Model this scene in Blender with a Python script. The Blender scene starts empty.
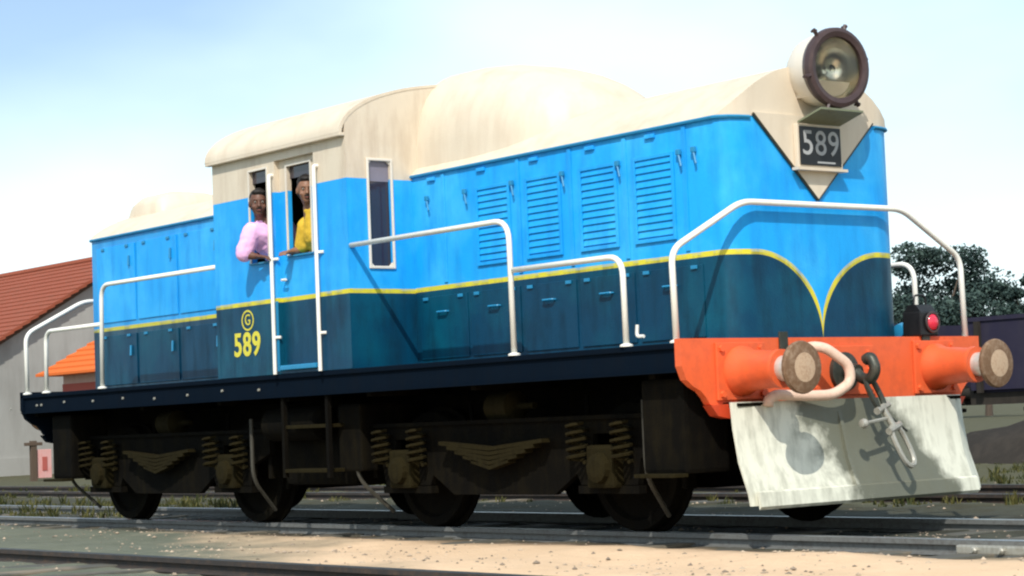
import bpy, bmesh, math, random
from mathutils import Vector, Matrix, noise
R = math.radians
random.seed(7)
scene = bpy.context.scene
COL = scene.collection

# ------------------------------------------------------------------ camera
CAM_POS = Vector((9.8438, -10.7505, 0.8015))
YAW, PITCH, ROLL, FPX = 0.8961, 0.0644, -0.0399, 2083.05
fw = Vector((-math.sin(YAW)*math.cos(PITCH), math.cos(YAW)*math.cos(PITCH), math.sin(PITCH)))
rt = Vector((math.cos(YAW), math.sin(YAW), 0)); upv = rt.cross(fw)
r2 = rt*math.cos(ROLL)+upv*math.sin(ROLL); u2 = -rt*math.sin(ROLL)+upv*math.cos(ROLL)
cam_d = bpy.data.cameras.new('camera'); cam = bpy.data.objects.new('camera', cam_d); COL.objects.link(cam)
cam_d.sensor_width = 36; cam_d.lens = FPX*36/1024; cam_d.clip_start = 0.1; cam_d.clip_end = 6000
m = Matrix((r2, u2, -fw)).transposed().to_4x4(); m.translation = CAM_POS
cam.matrix_world = m
scene.camera = cam

# ------------------------------------------------------------------ light
SUN_EL, SUN_AZ = R(46), R(44)          # azimuth from -Y towards +X
sdir = Vector((math.sin(SUN_AZ)*math.cos(SUN_EL), -math.cos(SUN_AZ)*math.cos(SUN_EL), math.sin(SUN_EL)))
w = bpy.data.worlds.new('World'); scene.world = w; w.use_nodes = True
nt = w.node_tree; nt.nodes.clear()
out = nt.nodes.new('ShaderNodeOutputWorld'); bg = nt.nodes.new('ShaderNodeBackground')
sky = nt.nodes.new('ShaderNodeTexSky'); sky.sky_type = 'NISHITA'; sky.sun_disc = False
sky.sun_elevation = SUN_EL; sky.sun_rotation = math.atan2(sdir.x, sdir.y)
sky.air_density = 1.0; sky.dust_density = 1.2; sky.ozone_density = 1.0
tc = nt.nodes.new('ShaderNodeTexCoord'); mp = nt.nodes.new('ShaderNodeMapping')
mp.inputs['Scale'].default_value = (1, 1, 2.2); mp.inputs['Location'].default_value = (1.76, 1.93, -0.09)
nz = nt.nodes.new('ShaderNodeTexNoise'); nz.inputs['Scale'].default_value = 2.3; nz.inputs['Detail'].default_value = 5; nz.inputs['Roughness'].default_value = .45
cr = nt.nodes.new('ShaderNodeValToRGB'); cr.color_ramp.elements[0].position = .36; cr.color_ramp.elements[1].position = .62
mx = nt.nodes.new('ShaderNodeMixRGB'); mx.inputs[2].default_value = (6.6, 8.0, 8.4, 1)
nt.links.new(tc.outputs['Generated'], mp.inputs[0]); nt.links.new(mp.outputs[0], nz.inputs[0]); nt.links.new(nz.outputs[0], cr.inputs[0])
mu = nt.nodes.new('ShaderNodeMath'); mu.operation = 'MULTIPLY'; mu.inputs[1].default_value = .75
nt.links.new(cr.outputs[0], mu.inputs[0]); nt.links.new(mu.outputs[0], mx.inputs[0]); nt.links.new(sky.outputs[0], mx.inputs[1])
nt.links.new(mx.outputs[0], bg.inputs[0]); bg.inputs[1].default_value = 0.13
nt.links.new(bg.outputs[0], out.inputs[0])
sl = bpy.data.lights.new('sun', 'SUN'); sl.energy = 3.4; sl.angle = R(0.5); sl.color = (1, .95, .87)
so = bpy.data.objects.new('sun', sl); COL.objects.link(so); so.location = (0, 0, 30)
so.rotation_euler = sdir.to_track_quat('Z', 'Y').to_euler()
vs = scene.view_settings; vs.view_transform = 'Standard'; vs.look = 'None'; vs.gamma = 1; vs.exposure = 0.4; vs.use_curve_mapping = False
scene.cycles.filter_width = 2.2
scene.cycles.max_bounces = 6

# ------------------------------------------------------------------ materials
MATS = {}
def nodes(name):
    mt = bpy.data.materials.new(name); mt.use_nodes = True; MATS[name] = mt
    t = mt.node_tree; b = t.nodes['Principled BSDF']
    return mt, t, b
def N(t, kind, **kw):
    n = t.nodes.new(kind)
    for k, v in kw.items():
        if k.startswith('i_'):
            key = k[2:]; n.inputs[int(key) if key.isdigit() else key].default_value = v
        else: setattr(n, k, v)
    return n
def math_(t, op, a, b=None, clamp=False):
    n = t.nodes.new('ShaderNodeMath'); n.operation = op; n.use_clamp = clamp
    for i, v in enumerate((a, b)):
        if v is None: continue
        if isinstance(v, (int, float)): n.inputs[i].default_value = v
        else: t.links.new(v, n.inputs[i])
    return n.outputs[0]
def mixc(t, f, a, b, mode='MIX'):
    n = t.nodes.new('ShaderNodeMixRGB'); n.blend_type = mode
    for i, v in enumerate((f, a, b)):
        if isinstance(v, (int, float)): n.inputs[i].default_value = v
        elif isinstance(v, tuple): n.inputs[i].default_value = v if len(v) == 4 else (*v, 1)
        else: t.links.new(v, n.inputs[i])
    return n.outputs[0]
def weather(t, b, colsock, amount=.25, scale=3.0, dirt=(.09, .07, .05), bump=.15, streak=True, rough=.4, rvar=.25, grain=60):
    """blotches + vertical streaks + fine grain over a colour socket"""
    g = N(t, 'ShaderNodeNewGeometry')
    mp1 = N(t, 'ShaderNodeMapping'); mp1.inputs['Scale'].default_value = (1, 1, .18 if streak else 1)
    t.links.new(g.outputs['Position'], mp1.inputs[0])
    n1 = N(t, 'ShaderNodeTexNoise', i_Scale=scale, i_Detail=8.0, i_Roughness=.62); t.links.new(g.outputs['Position'], n1.inputs[0])
    n2 = N(t, 'ShaderNodeTexNoise', i_Scale=scale*4, i_Detail=6.0, i_Roughness=.6); t.links.new(mp1.outputs[0], n2.inputs[0])
    n3 = N(t, 'ShaderNodeTexNoise', i_Scale=grain, i_Detail=3.0); t.links.new(g.outputs['Position'], n3.inputs[0])
    s = math_(t, 'MULTIPLY', math_(t, 'ADD', n1.outputs[0], n2.outputs[0]), .5)
    r = N(t, 'ShaderNodeValToRGB'); r.color_ramp.elements[0].position = .47; r.color_ramp.elements[1].position = .66
    t.links.new(s, r.inputs[0])
    f = math_(t, 'MULTIPLY', r.outputs[0], amount)
    c = mixc(t, f, colsock, dirt)
    v = math_(t, 'ADD', math_(t, 'MULTIPLY', n1.outputs[0], .35), .83)
    hv = N(t, 'ShaderNodeHueSaturation'); t.links.new(v, hv.inputs['Value']); t.links.new(c, hv.inputs['Color'])
    t.links.new(hv.outputs[0], b.inputs['Base Color'])
    rr = math_(t, 'ADD', math_(t, 'MULTIPLY', n2.outputs[0], rvar), rough-rvar*.5, True)
    t.links.new(rr, b.inputs['Roughness'])
    if bump:
        bp = N(t, 'ShaderNodeBump', i_Strength=bump, i_Distance=.01)
        hh = math_(t, 'ADD', n1.outputs[0], math_(t, 'MULTIPLY', n3.outputs[0], .35))
        t.links.new(hh, bp.inputs['Height']); t.links.new(bp.outputs[0], b.inputs['Normal'])
def simple(name, col, amount=.25, scale=3.0, dirt=(.09, .07, .05), bump=.15, rough=.45, metallic=0, streak=True, grain=60, rvar=.25, spec=.35):
    mt, t, b = nodes(name)
    rgb = N(t, 'ShaderNodeRGB'); rgb.outputs[0].default_value = (*col, 1)
    weather(t, b, rgb.outputs[0], amount, scale, dirt, bump, streak, rough, rvar, grain)
    b.inputs['Metallic'].default_value = metallic; b.inputs['Specular IOR Level'].default_value = spec
    return mt
BLUE = (.010, .34, .80); TEAL = (.0004, .042, .092); YEL = (.62, .55, .04); CREAM = (.63, .55, .43)
Zy, Zt, F, H, W = 1.895, 2.83, .615, .855, 1.5
def livery(name, cab):
    mt, t, b = nodes(name)
    g = N(t, 'ShaderNodeNewGeometry'); sp = N(t, 'ShaderNodeSeparateXYZ'); t.links.new(g.outputs['Position'], sp.inputs[0])
    z = sp.outputs[2]
    if cab:
        d = math_(t, 'SUBTRACT', z, Zy-.005)
    else:
        ay = math_(t, 'ABSOLUTE', sp.outputs[1]); u = math_(t, 'DIVIDE', ay, F, True)
        o = math_(t, 'SUBTRACT', 1.0, u); q = math_(t, 'SQRT', math_(t, 'SUBTRACT', 1.0, math_(t, 'POWER', o, 1.9)))
        zs = math_(t, 'ADD', math_(t, 'MULTIPLY', q, Zy-1.33), 1.33)
        d = math_(t, 'SUBTRACT', z, zs)
        # distance across the steep part of the curve
        d = math_(t, 'MULTIPLY', d, math_(t, 'ADD', math_(t, 'MULTIPLY', math_(t, 'SUBTRACT', 1.0, math_(t, 'POWER', o, 2.0)), .62), .38))
    lo = math_(t, 'GREATER_THAN', d, 0.0); st = math_(t, 'LESS_THAN', math_(t, 'ABSOLUTE', d), .018)
    c = mixc(t, lo, TEAL, BLUE)
    fn = N(t, 'ShaderNodeTexNoise', i_Scale=1.3, i_Detail=6.0, i_Roughness=.6); t.links.new(g.outputs['Position'], fn.inputs[0])
    fr = N(t, 'ShaderNodeValToRGB'); fr.color_ramp.elements[0].position = .45; fr.color_ramp.elements[1].position = .72; t.links.new(fn.outputs[0], fr.inputs[0])
    c = mixc(t, math_(t, 'MULTIPLY', fr.outputs[0], .7), c, mixc(t, lo, (.002, .10, .15), (.07, .50, .86)))      # sun-faded patches
    c = mixc(t, st, c, YEL)
    if cab: c = mixc(t, math_(t, 'GREATER_THAN', z, 2.79), c, CREAM)
    dirt_ = mixc(t, lo, (.0006, .016, .034), (.008, .22, .60))
    if cab: dirt_ = mixc(t, math_(t, 'GREATER_THAN', z, 2.79), dirt_, (.42, .33, .24))
    weather(t, b, c, .8, 2.0, dirt_, .35, True, .42, .35)
    b.inputs['Specular IOR Level'].default_value = .26
    return mt
livery('hood_paint', False); livery('cab_paint', True)
simple('cream_paint', CREAM, .5, 1.4, (.42, .32, .22), .3, .55)
simple('cream_light', (.68, .63, .54), .15, 2, (.45, .36, .28), .1, .45)
simple('blue_trim', (.02, .22, .42), .2, 3, (.02, .06, .1), .1, .4)
simple('navy_black', (.002, .006, .013), .25, 2.5, (.007, .007, .007), .2, .8, spec=.04)
simple('grime_black', (.0035, .003, .0022), .5, 3.5, (.014, .011, .005), .6, .85, spec=.06)
simple('grime_brown', (.016, .0125, .004), .6, 7, (.005, .004, .002), .6, .85, spec=.08)
simple('pipe_pale', (.05, .047, .036), .6, 9, (.01, .008, .006), .3, .7)
simple('white_rail', (.80, .79, .72), .25, 5, (.5, .42, .3), .05, .4)
simple('orange_beam', (.70, .115, .035), .5, 3, (.42, .075, .03), .18, .45, streak=False)
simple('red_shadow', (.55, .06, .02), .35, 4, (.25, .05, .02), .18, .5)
simple('rust_disc', (.15, .085, .045), .6, 9, (.30, .22, .15), .35, .65, streak=False)
simple('rust_worn', (.46, .33, .22), .6, 14, (.24, .13, .07), .3, .45, streak=False)
simple('plunger', (.62, .58, .52), .3, 9, (.2, .15, .1), .1, .35, metallic=.4)
mt, t, b = nodes('plough_white')
g = N(t, 'ShaderNodeNewGeometry'); sp = N(t, 'ShaderNodeSeparateXYZ'); t.links.new(g.outputs['Position'], sp.inputs[0])
pn = N(t, 'ShaderNodeTexNoise', i_Scale=2.6, i_Detail=7.0, i_Roughness=.62); t.links.new(g.outputs['Position'], pn.inputs[0])
# darker band down the middle of the blade, with ragged edges and a slant
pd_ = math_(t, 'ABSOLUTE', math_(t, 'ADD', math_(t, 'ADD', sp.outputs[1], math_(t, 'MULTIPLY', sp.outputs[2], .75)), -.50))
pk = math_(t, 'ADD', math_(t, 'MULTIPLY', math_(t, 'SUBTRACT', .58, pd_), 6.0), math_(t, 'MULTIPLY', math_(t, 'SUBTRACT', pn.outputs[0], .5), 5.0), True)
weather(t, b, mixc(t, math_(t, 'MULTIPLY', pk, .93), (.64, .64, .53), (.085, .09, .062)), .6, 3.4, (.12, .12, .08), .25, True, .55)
simple('steel_dark', (.05, .055, .045), .5, 12, (.14, .12, .09), .3, .45, metallic=.5)
simple('steel_worn', (.38, .37, .32), .5, 12, (.10, .08, .05), .3, .4, metallic=.4)
simple('hose_pink', (.66, .47, .36), .35, 8, (.3, .18, .12), .15, .6, streak=False)
simple('plate_black', (.012, .012, .013), .1, 8, (.05, .05, .05), .05, .35)
simple('digit_grey', (.36, .37, .37), .2, 10, (.2, .2, .2), .05, .5)
simple('digit_yellow', (.66, .58, .05), .3, 12, (.25, .3, .1), .05, .5)
simple('rim_brown', (.055, .035, .035), .3, 14, (.12, .08, .07), .1, .4)
simple('visor_shade_green', (.17, .19, .12), .3, 6, (.1, .1, .07), .1, .6)  # shade under the visor is put into its colour
simple('rubber', (.02, .02, .022), .3, 12, (.08, .07, .06), .1, .7)
simple('cab_inside', (.045, .05, .035), .3, 3, (.02, .02, .02), .1, .7)
def glass_dark(name, col, rough=.06):
    mt, t, b = nodes(name); b.inputs['Base Color'].default_value = (*col, 1); b.inputs['Roughness'].default_value = rough
    b.inputs['Specular IOR Level'].default_value = .6
    g = N(t, 'ShaderNodeNewGeometry'); n1 = N(t, 'ShaderNodeTexNoise', i_Scale=3.0, i_Detail=4.0); t.links.new(g.outputs['Position'], n1.inputs[0])
    c = mixc(t, n1.outputs[0], tuple(x*.6 for x in col), tuple(min(1, x*1.5) for x in col)); t.links.new(c, b.inputs['Base Color'])
    bp = N(t, 'ShaderNodeBump', i_Strength=.03, i_Distance=.02); t.links.new(n1.outputs[0], bp.inputs['Height']); t.links.new(bp.outputs[0], b.inputs['Normal'])
    return mt
glass_dark('window_glass', (.028, .024, .035)); glass_dark('reflection_grey', (.16, .15, .19), .3)  # grey imitates the pale reflection across the window tops
glass_dark('lamp_red', (.6, .03, .06), .12)
mt, t, b = nodes('reflector'); b.inputs['Metallic'].default_value = .85; b.inputs['Roughness'].default_value = .22
n1 = N(t, 'ShaderNodeTexNoise', i_Scale=9.0, i_Detail=3.0); t.links.new(mixc(t, n1.outputs[0], (.62, .56, .42), (.75, .74, .66)), b.inputs['Base Color'])
mt, t, b = nodes('lens'); b.inputs['Transmission Weight'].default_value = 1; b.inputs['Roughness'].default_value = .03; b.inputs['IOR'].default_value = 1.25
n1 = N(t, 'ShaderNodeTexNoise', i_Scale=5.0); t.links.new(mixc(t, n1.outputs[0], (.9, .9, .82), (.98, .98, .95)), b.inputs['Base Color'])
# people
simple('skin', (.22, .11, .065), .15, 20, (.14, .06, .035), .05, .5, streak=False)
simple('skin_dark', (.12, .055, .035), .15, 20, (.07, .03, .02), .05, .5, streak=False)
simple('shirt_pink', (.80, .46, .72), .15, 9, (.6, .32, .55), .25, .8, streak=False)
simple('shirt_yellow', (.62, .40, .035), .3, 9, (.35, .2, .02), .25, .8, streak=False)
simple('trouser', (.05, .05, .07), .2, 9, (.03, .03, .03), .2, .85, streak=False)
simple('hair_black', (.012, .01, .009), .2, 40, (.03, .025, .02), .4, .6, streak=False)
simple('eye_white', (.45, .42, .38), .1, 20, (.4, .3, .25), 0, .3, streak=False)
simple('lip', (.16, .05, .04), .1, 20, (.1, .03, .03), .05, .5, streak=False)
# setting
simple('rail_rust', (.035, .03, .028), .5, 8, (.10, .06, .035), .3, .7, streak=False)
simple('rail_grey', (.13, .135, .13), .6, 8, (.05, .04, .032), .3, .6, streak=False)
simple('rail_head', (.30, .33, .34), .35, 6, (.10, .09, .08), .1, .32, metallic=.7, streak=False)
simple('rail_head_dull', (.05, .055, .055), .35, 6, (.10, .07, .05), .1, .55, metallic=.4, streak=False)
simple('stucco', (.32, .32, .30), .6, .45, (.17, .165, .15), .3, .9)
simple('roof_red', (.25, .062, .03), .45, .9, (.16, .06, .035), .3, .85, streak=False)
simple('roof_orange', (.62, .13, .02), .4, 1.2, (.38, .1, .03), .3, .85, streak=False)
simple('hut_wall', (.55, .40, .35), .4, 1, (.35, .2, .16), .3, .9)
simple('hut_red', (.38, .09, .07), .3, 1, (.25, .1, .08), .2, .8)
simple('board_pink', (.60, .33, .30), .5, 6, (.45, .10, .08), .15, .6)
simple('post_brown', (.09, .06, .04), .4, 6, (.05, .04, .03), .3, .8)
simple('wagon_purple', (.022, .020, .040), .4, 1.2, (.04, .036, .045), .2, .8, spec=.15)
simple('wagon_under', (.030, .026, .022), .5, 2, (.055, .046, .038), .3, .9, spec=.1)
simple('bark', (.08, .06, .045), .4, 4, (.04, .03, .025), .5, .9)
def leafmat(name, c1, c2):
    mt, t, b = nodes(name)
    g = N(t, 'ShaderNodeNewGeometry'); n1 = N(t, 'ShaderNodeTexNoise', i_Scale=.8, i_Detail=4.0); t.links.new(g.outputs['Position'], n1.inputs[0])
    r = N(t, 'ShaderNodeMath', operation='ADD'); t.links.new(n1.outputs[0], r.inputs[0])
    t.links.new(math_(t, 'MULTIPLY', math_(t, 'SUBTRACT', g.outputs['Random Per Island'], .5), .5), r.inputs[1])
    rr = N(t, 'ShaderNodeValToRGB'); rr.color_ramp.elements[0].position = .3; rr.color_ramp.elements[1].position = .75
    rr.color_ramp.elements[0].color = (*c1, 1); rr.color_ramp.elements[1].color = (*c2, 1)
    t.links.new(r.outputs[0], rr.inputs[0]); t.links.new(rr.outputs[0], b.inputs['Base Color']); b.inputs['Roughness'].default_value = .7
    b.inputs['Specular IOR Level'].default_value = .2
leafmat('leaf_dark', (.022, .042, .040), (.06, .095, .08)); leafmat('leaf_green', (.035, .065, .03), (.10, .15, .07))
leafmat('grass', (.03, .04, .012), (.11, .10, .03)); leafmat('gravel', (.16, .13, .10), (.46, .36, .26))
def sleeper_mat():
    mt, t, b = nodes('sleeper_wood')
    g = N(t, 'ShaderNodeNewGeometry'); mp1 = N(t, 'ShaderNodeMapping'); mp1.inputs['Scale'].default_value = (14, 1.2, 14)
    t.links.new(g.outputs['Position'], mp1.inputs[0]); n1 = N(t, 'ShaderNodeTexNoise', i_Scale=1.6, i_Detail=6.0); t.links.new(mp1.outputs[0], n1.inputs[0])
    n2 = N(t, 'ShaderNodeTexNoise', i_Scale=2.0, i_Detail=6.0); t.links.new(g.outputs['Position'], n2.inputs[0])
    c = mixc(t, n1.outputs[0], (.02, .022, .02), (.12, .115, .09)); rr = N(t, 'ShaderNodeValToRGB'); rr.color_ramp.elements[0].position = .5; rr.color_ramp.elements[1].position = .7
    t.links.new(n2.outputs[0], rr.inputs[0]); c = mixc(t, math_(t, 'MULTIPLY', rr.outputs[0], .5), c, (.34, .26, .17))
    t.links.new(c, b.inputs['Base Color']); b.inputs['Roughness'].default_value = .9
    bp = N(t, 'ShaderNodeBump', i_Strength=.6, i_Distance=.02); t.links.new(n1.outputs[0], bp.inputs['Height']); t.links.new(bp.outputs[0], b.inputs['Normal'])
sleeper_mat()
def ground_mat():
    mt, t, b = nodes('ground_soil')
    g = N(t, 'ShaderNodeNewGeometry'); sp = N(t, 'ShaderNodeSeparateXYZ'); t.links.new(g.outputs['Position'], sp.inputs[0])
    def nzs(s, d=8.0, r=.6):
        n = N(t, 'ShaderNodeTexNoise', i_Scale=s, i_Detail=d, i_Roughness=r); t.links.new(g.outputs['Position'], n.inputs[0]); return n.outputs[0]
    a, bb, c3, d4 = nzs(.35), nzs(1.7), nzs(9), nzs(70, 4)
    sand = mixc(t, bb, (.58, .40, .245), (.80, .58, .385))
    sand = mixc(t, math_(t, 'MULTIPLY', c3, .5), sand, (.46, .34, .22))
    gry = mixc(t, bb, (.075, .085, .065), (.21, .215, .165)); gry = mixc(t, math_(t, 'MULTIPLY', c3, .5), gry, (.10, .115, .075))
    grn = mixc(t, c3, (.022, .024, .014), (.10, .085, .035))
    # the sandy cess lies beside the engine; further back and beyond the near track the yard is grey and weedy
    x_, y_ = sp.outputs[0], sp.outputs[1]
    jit = math_(t, 'ADD', math_(t, 'MULTIPLY', math_(t, 'SUBTRACT', a, .5), 7.0), math_(t, 'MULTIPLY', math_(t, 'SUBTRACT', bb, .5), 3.0))
    k = math_(t, 'ADD', math_(t, 'ADD', x_, math_(t, 'MULTIPLY', y_, 1.75)), 9.4)
    k = math_(t, 'MULTIPLY', math_(t, 'ADD', k, jit), .35, True)
    ky = math_(t, 'ADD', math_(t, 'MULTIPLY', math_(t, 'ADD', y_, .85), -1.9), math_(t, 'MULTIPLY', math_(t, 'SUBTRACT', bb, .5), 2.2), True)
    kz = math_(t, 'ADD', math_(t, 'MULTIPLY', math_(t, 'ADD', y_, 4.15), 2.0), math_(t, 'MULTIPLY', math_(t, 'SUBTRACT', bb, .5), 2.0), True)
    kz = math_(t, 'MAXIMUM', kz, math_(t, 'MULTIPLY', math_(t, 'ADD', x_, 1.0), .5, True))
    c = mixc(t, math_(t, 'MULTIPLY', math_(t, 'MULTIPLY', k, ky), kz), gry, sand)
    # engine's shade painted into the soil colour, under and behind it
    loco_shade = math_(t, 'SUBTRACT', 1.0, math_(t, 'MULTIPLY', math_(t, 'SUBTRACT', math_(t, 'ABSOLUTE', math_(t, 'SUBTRACT', y_, 1.1)), 2.15), 1.6, True))
    loco_shade = math_(t, 'MULTIPLY', loco_shade, math_(t, 'MULTIPLY', math_(t, 'SUBTRACT', 3.0, x_), .5, True))
    loco_shade = math_(t, 'MULTIPLY', loco_shade, math_(t, 'ADD', math_(t, 'MULTIPLY', bb, 1.6), .05, True))
    c = mixc(t, math_(t, 'MULTIPLY', loco_shade, .9), c, (.018, .017, .014))
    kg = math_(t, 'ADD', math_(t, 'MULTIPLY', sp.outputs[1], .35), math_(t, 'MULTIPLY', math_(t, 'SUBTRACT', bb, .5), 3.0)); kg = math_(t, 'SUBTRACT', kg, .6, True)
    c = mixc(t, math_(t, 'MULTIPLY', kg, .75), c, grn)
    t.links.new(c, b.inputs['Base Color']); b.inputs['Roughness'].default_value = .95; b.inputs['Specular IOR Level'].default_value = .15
    bp = N(t, 'ShaderNodeBump', i_Strength=.7, i_Distance=.03); hh = math_(t, 'ADD', math_(t, 'MULTIPLY', d4, .35), c3)
    t.links.new(hh, bp.inputs['Height']); t.links.new(bp.outputs[0], b.inputs['Normal'])
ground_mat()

# ------------------------------------------------------------------ mesh helpers
def box(bm, a, b, bev=0):
    x0, y0, z0 = [min(p, q) for p, q in zip(a, b)]; x1, y1, z1 = [max(p, q) for p, q in zip(a, b)]
    v = [bm.verts.new(p) for p in ((x0, y0, z0), (x1, y0, z0), (x1, y1, z0), (x0, y1, z0), (x0, y0, z1), (x1, y0, z1), (x1, y1, z1), (x0, y1, z1))]
    fs = [bm.faces.new([v[i] for i in q]) for q in ((0, 3, 2, 1), (4, 5, 6, 7), (0, 1, 5, 4), (1, 2, 6, 5), (2, 3, 7, 6), (3, 0, 4, 7))]
    if bev:
        es = list({e for f in fs for e in f.edges}); bmesh.ops.bevel(bm, geom=es, offset=bev, segments=2, affect='EDGES', profile=.6)
def prism(bm, poly, axis, a, b):
    """poly: 2D points; extruded along axis ('x','y','z') from a to b"""
    def P(u, v, wv): return {'x': (wv, u, v), 'y': (u, wv, v), 'z': (u, v, wv)}[axis]
    lo = [bm.verts.new(P(u, v, a)) for u, v in poly]; hi = [bm.verts.new(P(u, v, b)) for u, v in poly]
    n = len(poly); bm.faces.new(lo[::-1]); bm.faces.new(hi)
    for i in range(n): bm.faces.new((lo[i], lo[(i+1) % n], hi[(i+1) % n], hi[i]))
def tube(bm, pts, r, seg=8, cap=True, rads=None):
    pts = [Vector(p) for p in pts]; rings = []; prev = None
    for i, p in enumerate(pts):
        d = (pts[min(i+1, len(pts)-1)]-pts[max(i-1, 0)]).normalized()
        if prev is None:
            n = d.orthogonal().normalized()
        else:
            n = (prev-d*prev.dot(d)).normalized()
        prev = n; b_ = d.cross(n); rr = rads[i] if rads else r
        rings.append([bm.verts.new(p+(n*math.cos(2*math.pi*k/seg)+b_*math.sin(2*math.pi*k/seg))*rr) for k in range(seg)])
    for A, B in zip(rings, rings[1:]):
        for k in range(seg): bm.faces.new((A[k], A[(k+1) % seg], B[(k+1) % seg], B[k]))
    if cap: bm.faces.new(rings[0][::-1]); bm.faces.new(rings[-1])
def lathe(bm, prof, origin, axis, seg=28, closed=False):
    """prof: (along, radius) pairs, turned about axis through origin"""
    o = Vector(origin); ax = Vector(axis).normalized(); n = ax.orthogonal().normalized(); b_ = ax.cross(n); rings = []
    for a, r in prof:
        if r < 1e-5: rings.append([bm.verts.new(o+ax*a)])
        else: rings.append([bm.verts.new(o+ax*a+(n*math.cos(2*math.pi*k/seg)+b_*math.sin(2*math.pi*k/seg))*r) for k in range(seg)])
    pr = list(zip(rings, rings[1:]))
    if closed: pr.append((rings[-1], rings[0]))
    for A, B in pr:
        for k in range(seg):
            q = [A[k % len(A)], A[(k+1) % len(A)], B[(k+1) % len(B)], B[k % len(B)]]
            u = []
            for v in q:
                if v not in u: u.append(v)
            if len(u) > 2: bm.faces.new(u)
def smooth_path(ctrl, rad, n=5):
    """polyline with rounded corners"""
    c = [Vector(p) for p in ctrl]; o = [c[0]]
    for a, p, q in zip(c, c[1:], c[2:]):
        d1 = (a-p); d2 = (q-p); r1 = min(rad, d1.length*.45, d2.length*.45)
        s, e = p+d1.normalized()*r1, p+d2.normalized()*r1
        for k in range(n+1):
            t_ = k/n; o.append(s*(1-t_)**2+p*2*t_*(1-t_)+e*t_**2)
    o.append(c[-1]); return o
def finish(name, bm, mat, parent=None, smooth=False, ang=35):
    bmesh.ops.recalc_face_normals(bm, faces=bm.faces)
    me = bpy.data.meshes.new(name); bm.to_mesh(me); bm.free()
    for mm in (mat if isinstance(mat, (list, tuple)) else [mat]): me.materials.append(MATS[mm])
    if smooth: me.shade_smooth() if False else [setattr(p, 'use_smooth', True) for p in me.polygons]
    if smooth and ang: me.set_sharp_from_angle(angle=R(ang))
    o = bpy.data.objects.new(name, me); COL.objects.link(o)
    if parent: setp(o, parent)
    return o
def setp(o, parent):
    o.parent = parent; o.matrix_parent_inverse = pw(parent).inverted()
def pw(o):
    mtx = Matrix.LocRotScale(o.location, o.rotation_euler, o.scale)
    return (pw(o.parent) @ o.matrix_parent_inverse @ mtx) if o.parent else mtx
def mk(name, mat, parent=None, smooth=False, ang=35):
    """decorator-free builder: with-style closure"""
    class _B:
        def __enter__(s): s.bm = bmesh.new(); return s.bm
        def __exit__(s, *a):
            if a[0] is None: mk.last = finish(name, s.bm, mat, parent, smooth, ang)
    return _B()
def empty(name, loc, label=None, cat=None, group=None, kind=None):
    o = bpy.data.objects.new(name, None); COL.objects.link(o); o.location = loc; o.empty_display_size = .2
    tag(o, label, cat, group, kind); return o
def tag(o, label=None, cat=None, group=None, kind=None):
    if label: o['label'] = label
    if cat: o['category'] = cat
    if group: o['group'] = group
    if kind: o['kind'] = kind
def clone(o, parent, delta=(0, 0, 0), deep=True):
    """copy of a part (and its sub-parts) sharing mesh data, shifted by delta"""
    c = o.copy(); COL.objects.link(c); c.parent = parent
    c.location = o.location+Vector(delta)
    if deep:
        for ch in list(o.children):
            g = ch.copy(); COL.objects.link(g); g.parent = c
    return c
def wall(bm, us, vs_, holes, plane, w0, w1):
    """slab with rectangular openings. plane 'xz' (thickness along y) or 'yz' (thickness along x)"""
    for (a0, a1, c0, c1) in holes: us += [a0, a1]; vs_ += [c0, c1]
    us = sorted(set(us)); vs_ = sorted(set(vs_)); cache = {}
    def V(u, v, wv):
        k = (round(u, 5), round(v, 5), wv)
        if k not in cache: cache[k] = bm.verts.new((u, wv, v) if plane == 'xz' else (wv, u, v))
        return cache[k]
    def solid(i, j):
        if i < 0 or j < 0 or i >= len(us)-1 or j >= len(vs_)-1: return False
        u, v = (us[i]+us[i+1])/2, (vs_[j]+vs_[j+1])/2
        return not any(h[0] < u < h[1] and h[2] < v < h[3] for h in holes)
    for i in range(len(us)-1):
        for j in range(len(vs_)-1):
            if not solid(i, j): continue
            a, b_, c, d = us[i], us[i+1], vs_[j], vs_[j+1]
            for wv in (w0, w1): bm.faces.new((V(a, c, wv), V(b_, c, wv), V(b_, d, wv), V(a, d, wv)))
            for (ii, jj, e) in ((i-1, j, ((a, c), (a, d))), (i+1, j, ((b_, c), (b_, d))), (i, j-1, ((a, c), (b_, c))), (i, j+1, ((a, d), (b_, d)))):
                if not solid(ii, jj):
                    (p, q), (r_, s_) = e; bm.faces.new((V(p, q, w0), V(r_, s_, w0), V(r_, s_, w1), V(p, q, w1)))
def text(name, s, mat, parent, size, mtx, ext=.004, spacing=1.0, offset=0.0):
    cu = bpy.data.curves.new('tmp_text', 'FONT'); cu.body = s; cu.size = size; cu.extrude = ext; cu.align_x = 'CENTER'; cu.align_y = 'CENTER'; cu.space_character = spacing; cu.offset = offset
    tmp = bpy.data.objects.new('tmp_text', cu); COL.objects.link(tmp)
    dg = bpy.context.evaluated_depsgraph_get(); me = bpy.data.meshes.new_from_object(tmp.evaluated_get(dg))
    bpy.data.objects.remove(tmp); bpy.data.curves.remove(cu)
    me.transform(mtx); me.materials.clear(); me.materials.append(MATS[mat]); me.name = name
    o = bpy.data.objects.new(name, me); COL.objects.link(o); setp(o, parent); return o

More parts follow.
